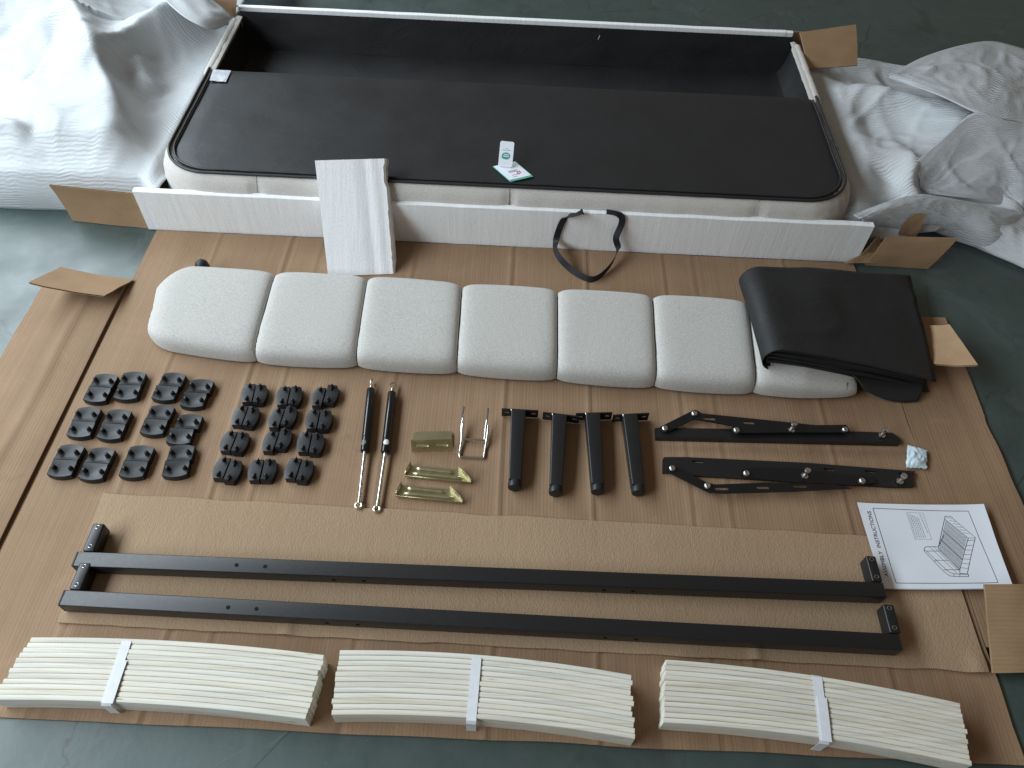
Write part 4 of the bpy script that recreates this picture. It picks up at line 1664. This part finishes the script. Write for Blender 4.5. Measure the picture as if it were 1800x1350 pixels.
# ------------------------------------------------------------------ four bed legs
def leg(pb, pf, label, plate_px, turn):
    zt = ZC + 0.018
    B_, F_ = P(*pb, zt), P(*pf, zt)
    d = (F_ - B_); d.z = 0
    L = d.length
    d.normalize()
    s = V((-d.y, d.x, 0))
    if s.x < 0:
        s = -s
    root = thing("support_post", label, "bed leg", (B_.x, B_.y, ZC), "black steel bed legs lying in a row")
    up = V((0, 0, 1))
    b = MB()
    hw0, hw1 = 0.0185, 0.0150
    h0, h1 = 0.034, 0.029
    z0 = ZC + 0.0015
    p0, p1 = V((B_.x, B_.y, z0)), V((F_.x, F_.y, z0))
    b.hexa([p0 - s * hw0, p1 - s * hw1, p1 + s * hw1, p0 + s * hw0], [p0 - s * hw0 + up * h0, p1 - s * hw1 + up * h1, p1 + s * hw1 + up * h1, p0 + s * hw0 + up * h0], 0.003, 3)
    b.build("tube", M_STEEL, root, 30, recalc=True)
    # end plate with two slots
    pd = Matrix.Rotation(turn, 3, 'Z') @ s
    pn = V((0, 0, 1)).cross(pd).normalized()
    if pn.y < 0:
        pn = -pn
    W = 0.046
    c = V((B_.x, B_.y, z0)) + pn * 0.0015 + pd * 0.004

    def pt(x, h):
        return c + pd * x + up * h
    H = 0.030
    holes = []
    for sx in (-1, 1):
        hl = []
        for sg, a0 in ((1, -math.pi / 2), (-1, math.pi / 2)):
            for k in range(6):
                a = a0 + math.pi * k / 5
                hl.append(pt(sx * 0.034 + sg * 0.0035 + math.cos(a) * 0.0026, H * 0.52 + math.sin(a) * 0.0026))
        holes.append(hl)
    b = MB()
    b.plate([pt(-W, 0.001), pt(W, 0.001), pt(W, H), pt(-W, H)], holes, 0.0028, pn)
    b.build("mounting_plate", M_STEEL, root, 30)
    # weld bead
    b = MB()
    wl = V((B_.x, B_.y, z0)) - s * (hw0 - 0.001) + up * (h0 - 0.003) + d * 0.002
    b.tube([wl - d * 0.003, wl + d * 0.004], [0.002, 0.001], 8)
    b.build("weld", M_BOLT, root, 50)
    b = MB()
    fc = V((F_.x, F_.y, z0 + 0.0155))
    b.lathe(fc, d, [(-0.003, 0.0125), (0.001, 0.0150), (0.004, 0.0162), (0.014, 0.0162), (0.0165, 0.0152), (0.0175, 0.012)], 24)
    b.build("foot_cap", M_PLAST, root, 35)
    return root


leg((911, 727), (905, 847), "black steel bed leg lying on cardboard, leftmost of four", None, 0.0)
leg((983, 735), (977, 857), "black steel bed leg lying on cardboard, second from left", None, -0.04)
leg((1041, 733), (1050, 854), "black steel bed leg lying on cardboard, second from right", None, 0.06)
leg((1106, 735), (1121, 856), "black steel bed leg lying on cardboard, rightmost of four", None, 0.08)


# ------------------------------------------------------------------ lift mechanisms
def mech(label, plates, bolts, studs, loc_px, zoom=(1140, 700, 3.6)):
    ox, oy, sc = zoom
    Z = lambda x, y, z: P(ox + x / sc, oy + y / sc, z)
    root = thing("lift_hinge", label, "lift hinge", P(*loc_px, ZC), "black storage lift hinges")
    for name, poly, slots, z, th in plates:
        b = MB()
        o = [Z(x, y, ZC + z + th) for x, y in poly]
        hs = []
        for (x0, y0, x1, y1, w) in slots:
            p, q = Z(x0, y0, ZC + z + th), Z(x1, y1, ZC + z + th)
            c = (p + q) / 2
            hs.append(slot(c, (q - p).length, w, math.atan2(q.y - p.y, q.x - p.x), c.z))
        b.plate(o, hs, -th) if False else b.plate([V((p.x, p.y, ZC + z)) for p in o], [[V((p.x, p.y, ZC + z)) for p in h] for h in hs], th)
        b.build(name, M_GLOSS if name != "base_rail" else M_STEEL, root, 30)
    for x, y, z in bolts:
        b = MB()
        p = Z(x, y, ZC + z)
        b.lathe(V((p.x, p.y, ZC + z - 0.004)), (0, 0, 1), [(0, 0.0078), (0.0045, 0.0078), (0.006, 0.0070), (0.0072, 0.0048), (0.0066, 0.0030), (0.0062, 0.0004)], 16)
        b.build("rivet", M_BOLT, root, 40)
    for x0, y0, z in studs:
        p = Z(x0, y0, ZC + z)
        b = MB()
        b.lathe(V((p.x, p.y, ZC + z - 0.003)), (0.03, 0.05, 1), [(0, 0.0085), (0.003, 0.0085), (0.004, 0.0052), (0.008, 0.0050), (0.010, 0.0042), (0.018, 0.0042), (0.020, 0.0072), (0.025, 0.0078), (0.028, 0.0066), (0.0295, 0.003)], 16)
        b.build("ball_stud", M_CHROME, root, 40)
    return root, Z


r1, Z1 = mech("black folding lift hinge with silver studs, the far one of the two", [
    ("base_rail", [(40, 190), (60, 186), (560, 195), (1370, 212), (1540, 218), (1575, 240), (1600, 262), (1590, 285), (42, 250)], [], 0.001, 0.006),
    ("link_arm", [(75, 180), (290, 72), (318, 84), (322, 118), (130, 208), (88, 206)], [], 0.0125, 0.003),
    ("long_arm", [(272, 78), (300, 72), (340, 96), (850, 148), (1060, 170), (1250, 168), (1275, 200), (1275, 216), (900, 216), (560, 220), (530, 205), (530, 175), (340, 140), (290, 134)],
     [(345, 128, 425, 132, 0.0075), (600, 154, 672, 158, 0.0075)], 0.016, 0.003),
    ("side_lip", [(45, 246), (1592, 282), (1592, 288), (45, 253)], [], 0.012, 0.012),
], [(104, 189, 0.020), (291, 95, 0.023), (557, 200, 0.023), (1245, 196, 0.023)], [(905, 198, 0.019), (1478, 232, 0.012)], (1300, 765))
r2, Z2 = mech("black folding lift hinge with silver studs, the near one of the two", [
    ("base_rail", [(90, 385), (100, 372), (230, 372), (1000, 408), (1688, 462), (1672, 500), (1680, 560), (1560, 562), (1250, 545), (330, 492), (120, 470), (88, 470)],
     [(275, 399, 352, 404, 0.006), (1108, 448, 1182, 454, 0.006), (1368, 462, 1440, 468, 0.006), (1582, 476, 1658, 482, 0.006)], 0.001, 0.006),
    ("link_arm", [(120, 440), (150, 425), (185, 440), (395, 545), (425, 590), (395, 600), (350, 580), (130, 470)], [], 0.0125, 0.003),
    ("long_arm", [(352, 545), (378, 535), (420, 545), (760, 533), (1180, 545), (1290, 570), (900, 590), (460, 602), (400, 596), (355, 570)],
     [(420, 573, 508, 573, 0.0075), (685, 566, 765, 566, 0.0075), (915, 557, 1005, 557, 0.0075)], 0.0165, 0.003),
    ("inner_arm", [(590, 455), (640, 440), (900, 440), (1200, 480), (1420, 500), (1440, 535), (1300, 548), (900, 530), (610, 500)], [], 0.0115, 0.003),
], [(150, 442, 0.020), (373, 552, 0.024), (620, 473, 0.019), (1353, 520, 0.019)], [(988, 490, 0.017), (1592, 524, 0.013)], (1350, 835))

# ------------------------------------------------------------------ hardware packet
pk = [P(1592, 822, ZC + .004), P(1628, 824, ZC + .004), P(1629, 792, ZC + .004), P(1595, 783, ZC + .004)]
b = MB()
def pk_pt(u, v):
    p = (pk[0] * (1 - u) + pk[1] * u) * (1 - v) + (pk[3] * (1 - u) + pk[2] * u) * v
    w = math.sin(math.pi * u) * math.sin(math.pi * v)
    cr = abs(nz(u * 3.2, v * 2.6, 2)) * 0.009 + 0.0010 * nz(u * 9, v * 7, 4)
    return p + V((0.003 * nz(v * 6, 1) * (1 if u in (0, 1) else 0), 0.003 * nz(u * 6, 3) * (1 if v in (0, 1) else 0), 0.002 + w ** 0.5 * 0.006 + cr * (0.3 + w)))
b.sheet(22, 20, pk_pt, 0.003)
tag(b.build("hardware_packet", M_POUCH, None, 22, origin=pk[0]), "small crumpled pale blue plastic packet lying right of the lift hinges", "plastic packet")

# ------------------------------------------------------------------ instruction booklet
mc = [P(1551, 1035, .02), P(1777, 1035, .02), P(1728, 887, .02), P(1506, 884, .02)]   # near-left, near-right, far-right, far-left


def man_pt(u, v, h=0.0):
    p = (mc[0] * (1 - u) + mc[1] * u) * (1 - v) + (mc[3] * (1 - u) + mc[2] * u) * v
    z = ZI + 0.003 + 0.006 * (1 - v) ** 2 * (0.3 + 0.7 * u) + 0.007 * u ** 6 + 0.006 * (1 - u) ** 5 + 0.0015 * nz(u * 3, v * 3, 2)
    return V((p.x, p.y, z + h))


man = thing("instruction_booklet", "white assembly instructions booklet with a bed line drawing lying at the right", "booklet", (mc[0] + mc[2]) / 2)
man.location.z = ZI
b = MB()
b.sheet(24, 18, lambda u, v: man_pt(u, v, -0.0012) + V((0.0015, -0.001, 0)), 0.0015)
b.build("pages", M_PAPER, man, 60)
b = MB()
b.sheet(24, 18, lambda u, v: man_pt(u, v), 0.0005)
b.build("cover_sheet", M_PAPER, man, 60)
# page coordinates of the photo's print: measured on a 5.806x zoom whose corner is (1490, 870)
MW = [V((1551, 1035, 0)), V((1777, 1035, 0)), V((1728, 887, 0)), V((1506, 884, 0))]


def inv_bilin(x, y):
    u = v = 0.5
    P0 = [man_pt(0, 0), man_pt(1, 0), man_pt(1, 1), man_pt(0, 1)]
    t = P(x, y, ZI + 0.006)
    ex, ey = (P0[1] - P0[0]), (P0[3] - P0[0])
    for _ in range(12):
        q = (P0[0] * (1 - u) + P0[1] * u) * (1 - v) + (P0[3] * (1 - u) + P0[2] * u) * v
        r = t - q
        det = ex.x * ey.y - ex.y * ey.x
        u += (r.x * ey.y - r.y * ey.x) / det
        v += (ex.x * r.y - ex.y * r.x) / det
    return u, v


def zpx(x, y):
    return inv_bilin(1490 + x / 5.806, 870 + y / 5.806)


def ink_line(b, pts, w=0.0008):
    uv = [zpx(*p) for p in pts]
    for (u0, v0), (u1, v1) in zip(uv, uv[1:]):
        n = max(1, int(math.hypot(u1 - u0, v1 - v0) / 0.08))
        for k in range(n):
            a = man_pt(u0 + (u1 - u0) * k / n, v0 + (v1 - v0) * k / n, 0.0005)
            c = man_pt(u0 + (u1 - u0) * (k + 1) / n, v0 + (v1 - v0) * (k + 1) / n, 0.0005)
            d = (c - a)
            s = V((-d.y, d.x, 0)).normalized() * w / 2
            vs = [b.bm.verts.new(p) for p in (a - s, c - s, c + s, a + s)]
            b.bm.faces.new(vs)


b = MB()
ink_line(b, [(255, 135), (1230, 165), (1520, 905), (490, 903), (255, 135)], 0.0012)
b.build("border_line", M_INK, man, 0, recalc=False)
b = MB()
# bed drawing: mattress base outline, slats, headboard and footboard blocks
ink_line(b, [(1000, 210), (925, 545), (1140, 770), (1230, 440), (1000, 245)], 0.0011)
for k in range(1, 22):
    t = k / 22
    ink_line(b, [(1000 + 225 * t - 2, 248 + 192 * t), (930 + 212 * t, 545 + 222 * t)], 0.00055)
for t in (0.36, 0.68):
    ink_line(b, [(1000 - 70 * t, 248 + 297 * t), (1225 - 85 * t, 440 + 327 * t)], 0.0013)
ink_line(b, [(1000, 210), (1060, 215), (1085, 245), (1300, 435), (1295, 460), (1215, 810), (1145, 805)], 0.0010)
ink_line(b, [(1230, 440), (1300, 440)], 0.0008)
ink_line(b, [(1222, 465), (1292, 462)], 0.0008)
for k in range(6):
    t = k / 6
    ink_line(b, [(1010 + 200 * t, 225 + 190 * t), (1070 + 205 * t, 235 + 190 * t)], 0.0007)
for k in range(1, 7):
    t = k / 7
    ink_line(b, [(1215 - 80 * t, 470 + 320 * t), (1288 - 75 * t, 470 + 330 * t)], 0.0007)
ink_line(b, [(920, 525), (800, 525), (782, 545), (785, 575), (980, 785), (1030, 825), (1075, 835), (1225, 838), (1230, 815), (1080, 808), (1030, 790), (805, 570), (785, 560)], 0.0010)
ink_line(b, [(805, 570), (945, 570), (1140, 765), (975, 765)], 0.0009)
ink_line(b, [(890, 680), (890, 665), (1030, 668)], 0.0008)
ink_line(b, [(840, 528), (1110, 800)], 0.0007)
ink_line(b, [(880, 528), (1130, 780)], 0.0007)
ink_line(b, [(1140, 770), (1140, 835)], 0.0008)
ink_line(b, [(1080, 808), (1080, 835)], 0.0008)
for k in range(7):
    ink_line(b, [(990 - 8 * k, 400 + 18 * k), (975 - 8 * k, 412 + 18 * k)], 0.0013)
b.build("bed_drawing", M_INK, man, 0)
b = MB()
ink_line(b, [(600, 175), (770, 178), (860, 452), (690, 448), (600, 175)], 0.0005)
rnd = random.Random(4)
for r in range(7):
    x0, y0 = 618 + 20 * r, 186 + 8 * r * (r < 6)
    x1, y1 = x0 + 84, y0 + 255 - 8 * r
    t = 0
    while t < 0.97:
        l = rnd.uniform(0.03, 0.09)
        ink_line(b, [(x0 + (x1 - x0) * t, y0 + (y1 - y0) * t), (x0 + (x1 - x0) * min(1, t + l), y0 + (y1 - y0) * min(1, t + l))], 0.0012)
        t += l + 0.025
b.build("notice_text", M_GREYINK, man, 0)
# title text
fc = bpy.data.curves.new("title", 'FONT')
fc.body = "ASSEMBLY  INSTRUCTIONS"
fc.size = 1.0
to = bpy.data.objects.new("title_tmp", fc)
COL.objects.link(to)
bpy.context.view_layer.update()
dg = bpy.context.evaluated_depsgraph_get()
tm = bpy.data.meshes.new_from_object(to.evaluated_get(dg))
bpy.data.objects.remove(to)
xs = [v.co.x for v in tm.vertices]
x0, x1 = min(xs), max(xs)
ua = zpx(415, 838)
ub = zpx(232, 168)
ha = zpx(373, 838)     # cap height direction at the near end
bm = MB()
bm.bm.from_mesh(tm)
for v in bm.bm.verts:
    t = (v.co.x - x0) / (x1 - x0)
    h = v.co.y / 0.72
    u = ua[0] + (ub[0] - ua[0]) * t + (ha[0] - ua[0]) * h
    w = ua[1] + (ub[1] - ua[1]) * t + (ha[1] - ua[1]) * h * 0
    v.co = man_pt(u, w, 0.0006)
bm.build("title_text", M_INK, man, 0)
bpy.data.meshes.remove(tm)


# ------------------------------------------------------------------ two steel rails
def rail(pl, pr, label, lbr, rbr, holes, side_holes):
    hgt, wid_ = 0.036, 0.034
    zt = ZI + hgt
    A, Bq = P(*pl, zt), P(*pr, zt)     # front-top edge ends
    d = (Bq - A); d.z = 0
    d.normalize()
    s = V((-d.y, d.x, 0))
    root = thing("steel_rail", label, "steel rail", (A + Bq) / 2 - V((0, 0, hgt)), "black steel side rails")
    up = V((0, 0, 1))
    z0 = ZI + 0.0008
    a, c = V((A.x, A.y, z0)), V((Bq.x, Bq.y, z0))
    b = MB()
    b.hexa([a, c, c + s * wid_, a + s * wid_], [a + up * hgt, c + up * hgt, c + s * wid_ + up * hgt, a + s * wid_ + up * hgt], 0.0028, 3)
    b.build("tube", M_STEEL, root, 30, recalc=True)
    b = MB()
    b.hexa([a - d * .003 + s * .001 + up * .001, a - d * .0002 + s * .001 + up * .001, a - d * .0002 + s * (wid_ - .001) + up * .001, a - d * .003 + s * (wid_ - .001) + up * .001],
           [a - d * .003 + s * .001 + up * (hgt - .001), a - d * .0002 + s * .001 + up * (hgt - .001), a - d * .0002 + s * (wid_ - .001) + up * (hgt - .001), a - d * .003 + s * (wid_ - .001) + up * (hgt - .001)])
    b.build("end_plug", M_PLAST, root, 30)
    for (x, y) in holes:
        p = P(x, y, zt)
        b = MB()
        b.lathe(V((p.x, p.y, z0 + hgt - 0.0006)), up, [(0, 0.0042), (0.0011, 0.0042)], 14)
        b.build("hole", M_HOLE, root, 40)
    for (x, y) in side_holes:
        p = P(x, y, zt - 0.020)
        q = a + d * ((p - a).dot(d))
        b = MB()
        b.lathe(V((q.x, q.y, z0 + 0.016)) + s * 0.0008, -s, [(0, 0.0042), (0.0013, 0.0042)], 14)
        b.build("hole", M_HOLE, root, 40)
    # end brackets: short channel standing off the back side
    for (bx, by, ln, w) in (lbr, rbr):
        p = P(bx, by, zt)
        t = (p - a).dot(d)
        o = a + d * t + s * (wid_ + 0.0006)
        hb = hgt + 0.0015
        b = MB()
        b.hexa([o, o + d * w, o + d * w + s * ln, o + s * ln], [o + up * hb, o + d * w + up * hb, o + d * w + s * ln + up * hb, o + s * ln + up * hb], 0.004, 3)
        br = b.build("end_bracket", M_STEEL, root, 30, recalc=True)
        for k in (0.18, 0.86):
            b = MB()
            q = o + d * (w * 0.5) + s * (ln * k) + up * (hb - 0.0004)
            n_ = 16
            b.tube([q + d * (math.cos(2 * math.pi * j / n_) * 0.0042) + s * (math.sin(2 * math.pi * j / n_) * 0.0036) for j in range(n_)], 0.0007, 6, closed=True)
            b.build("screw_hole", M_BOLT, br, 40)
            b = MB()
            b.lathe(q - up * 0.0004, up, [(0, 0.0032), (0.0008, 0.0032)], 14)
            b.build("screw_hole", M_HOLE, br, 40)
    return root


rail((127, 995), (1560, 1050), "long black steel rail on the crinkled cardboard, the far one of two", (143, 972, 0.066, 0.026), (1537, 1036, 0.060, 0.023),
     [(416, 993.5), (466, 996)], [(588, 1014), (640, 1017), (1062, 1034), (1112, 1035)])
rail((103, 1064), (1588, 1143), "long black steel rail on the crinkled cardboard, the near one of two", (118, 1042, 0.060, 0.026), (1567, 1124, 0.062, 0.024),
     [(401, 1068), (451, 1070.5)], [(576, 1090), (630, 1093), (1064, 1117), (1118, 1119)])


# ------------------------------------------------------------------ slat bundles
def bundle(fl_, fr_, bl_, br_, bow, strap_b, strap_f, label, seed, nsl=12, overlap=True, ends=(0.004, 0.004), flare=0.0):
    zt = ZC + 0.053
    FL, FR, BL, BR = P(*fl_, zt), P(*fr_, zt), P(*bl_, zt), P(*br_, zt)
    root = thing("slat_bundle", label, "bundle of slats", (FL + FR + BL + BR) / 4 - V((0, 0, 0.053)), "strapped bundles of bed slats")
    rnd = random.Random(seed)
    z0 = ZC + 0.0012
    hgt = 0.052
    N = 26

    def center(s, t):
        p = (FL * (1 - s) + FR * s) * (1 - t) + (BL * (1 - s) + BR * s) * t
        nrm = (BL - FL).normalized()
        return V((p.x, p.y, 0)) + V((0, 1, 0)) * (bow * 4 * s * (1 - s))
    depth = ((BL - FL).length + (BR - FR).length) / 2
    th = depth / nsl * 0.985
    for i in range(nsl):
        t = (i + 0.5) / nsl
        e0 = rnd.uniform(-1, 1) * ends[0]
        e1 = rnd.uniform(-1, 1) * ends[1]
        hj = hgt + rnd.uniform(-0.0012, 0.0008)
        b = MB()
        r = th * 0.44
        r = th * 0.30
        sec = [(-th / 2, 0.0), (-th / 2, hj - r)]
        for k in range(1, 6):
            a = math.pi - math.pi * k / 6
            sec.append((math.copysign(abs(math.cos(a)) ** 0.7, math.cos(a)) * th / 2, hj - r + math.sin(a) ** 0.8 * r))
        sec += [(th / 2, hj - r), (th / 2, 0.0)]
        rings = []
        for k in range(N + 1):
            s = k / N
            c = center(s, t)
            c2 = center(min(1, s + .01), t) - center(max(0, s - .01), t)
            d = c2.normalized()
            if k == 0:
                c = c + d * e0
            if k == N:
                c = c + d * e1
            nn = V((-d.y, d.x, 0))
            wob = 0.0002 * nz(s * 3, i * 1.3, seed)
            rings.append([b.bm.verts.new(c + nn * (y + wob) + V((0, 0, z0 + z + (0.0006 * nz(s * 2, i, seed + 3) if z > 0.01 else 0)))) for y, z in sec])
        m = len(sec)
        for k in range(N):
            for q in range(m):
                b.bm.faces.new((rings[k][q], rings[k + 1][q], rings[k + 1][(q + 1) % m], rings[k][(q + 1) % m]))
        b.bm.faces.new(rings[0])
        b.bm.faces.new(list(reversed(rings[-1])))
        b.build("slat", M_SLAT, root, 40, recalc=True)
    # paper band round the bundle
    SB, SF = P(*strap_b, zt), P(*strap_f, zt)
    d = (SF - SB); d.z = 0
    d.normalize()
    w = V((-d.y, d.x, 0)) * 0.0095
    h = z0 + hgt + 0.0007

    def at(p, z, e=0.0):
        return V((p.x, p.y, z)) + d * e
    line = [at(SB, z0 + 0.001, -0.0035), at(SB, h - 0.006, -0.003), at(SB, h, 0.002)]
    for k in range(1, 12):
        p = SB.lerp(SF, k / 12)
        line.append(at(p, h + 0.0006 * math.sin(k * 2.1)))
    line += [at(SF, h, -0.002), at(SF, h - 0.005, 0.0025), at(SF, z0 + 0.001, 0.003)]
    b = MB()
    prev = None
    for p in line:
        row = [b.bm.verts.new(p - w), b.bm.verts.new(p + w)]
        if prev:
            b.bm.faces.new((prev[0], prev[1], row[1], row[0]))
        prev = row
    bo = b.build("band", M_BAND, root, 0)
    sm = bo.modifiers.new("thickness", 'SOLIDIFY')
    sm.thickness = 0.0005
    if overlap:
        b = MB()
        w2 = w * 0.98
        prev = None
        off = V((0.0045, 0, 0)) if overlap == 1 else V((0.004, 0, 0))
        for k in range(4, 13):
            p = SB.lerp(SF, k / 12)
            c = at(p, h + 0.0013 + 0.0003 * math.sin(k)) + off
            row = [b.bm.verts.new(c - w2), b.bm.verts.new(c + w2)]
            if prev:
                b.bm.faces.new((prev[0], prev[1], row[1], row[0]))
            prev = row
        bo = b.build("band_end", M_BAND, root, 0)
        sm = bo.modifiers.new("thickness", 'SOLIDIFY')
        sm.thickness = 0.0009
    return root


bundle((-14, 1230), (536, 1264), (55, 1120), (570, 1151), 0.010, (224, 1125), (186, 1237), "strapped bundle of pale wooden slats at the front left corner", 3, overlap=1, ends=(0.003, 0.0025))
bundle((582, 1257), (1115, 1299), (596, 1142), (1109, 1186), 0.014, (838, 1155), (828, 1269), "strapped bundle of pale wooden slats in the middle of the front edge", 5, overlap=0, ends=(0.002, 0.003))
bundle((1166, 1270), (1710, 1346), (1170, 1159), (1688, 1236), 0.012, (1436, 1189), (1449, 1304), "strapped bundle of pale wooden slats at the front right corner", 9, overlap=2, ends=(0.002, 0.003))
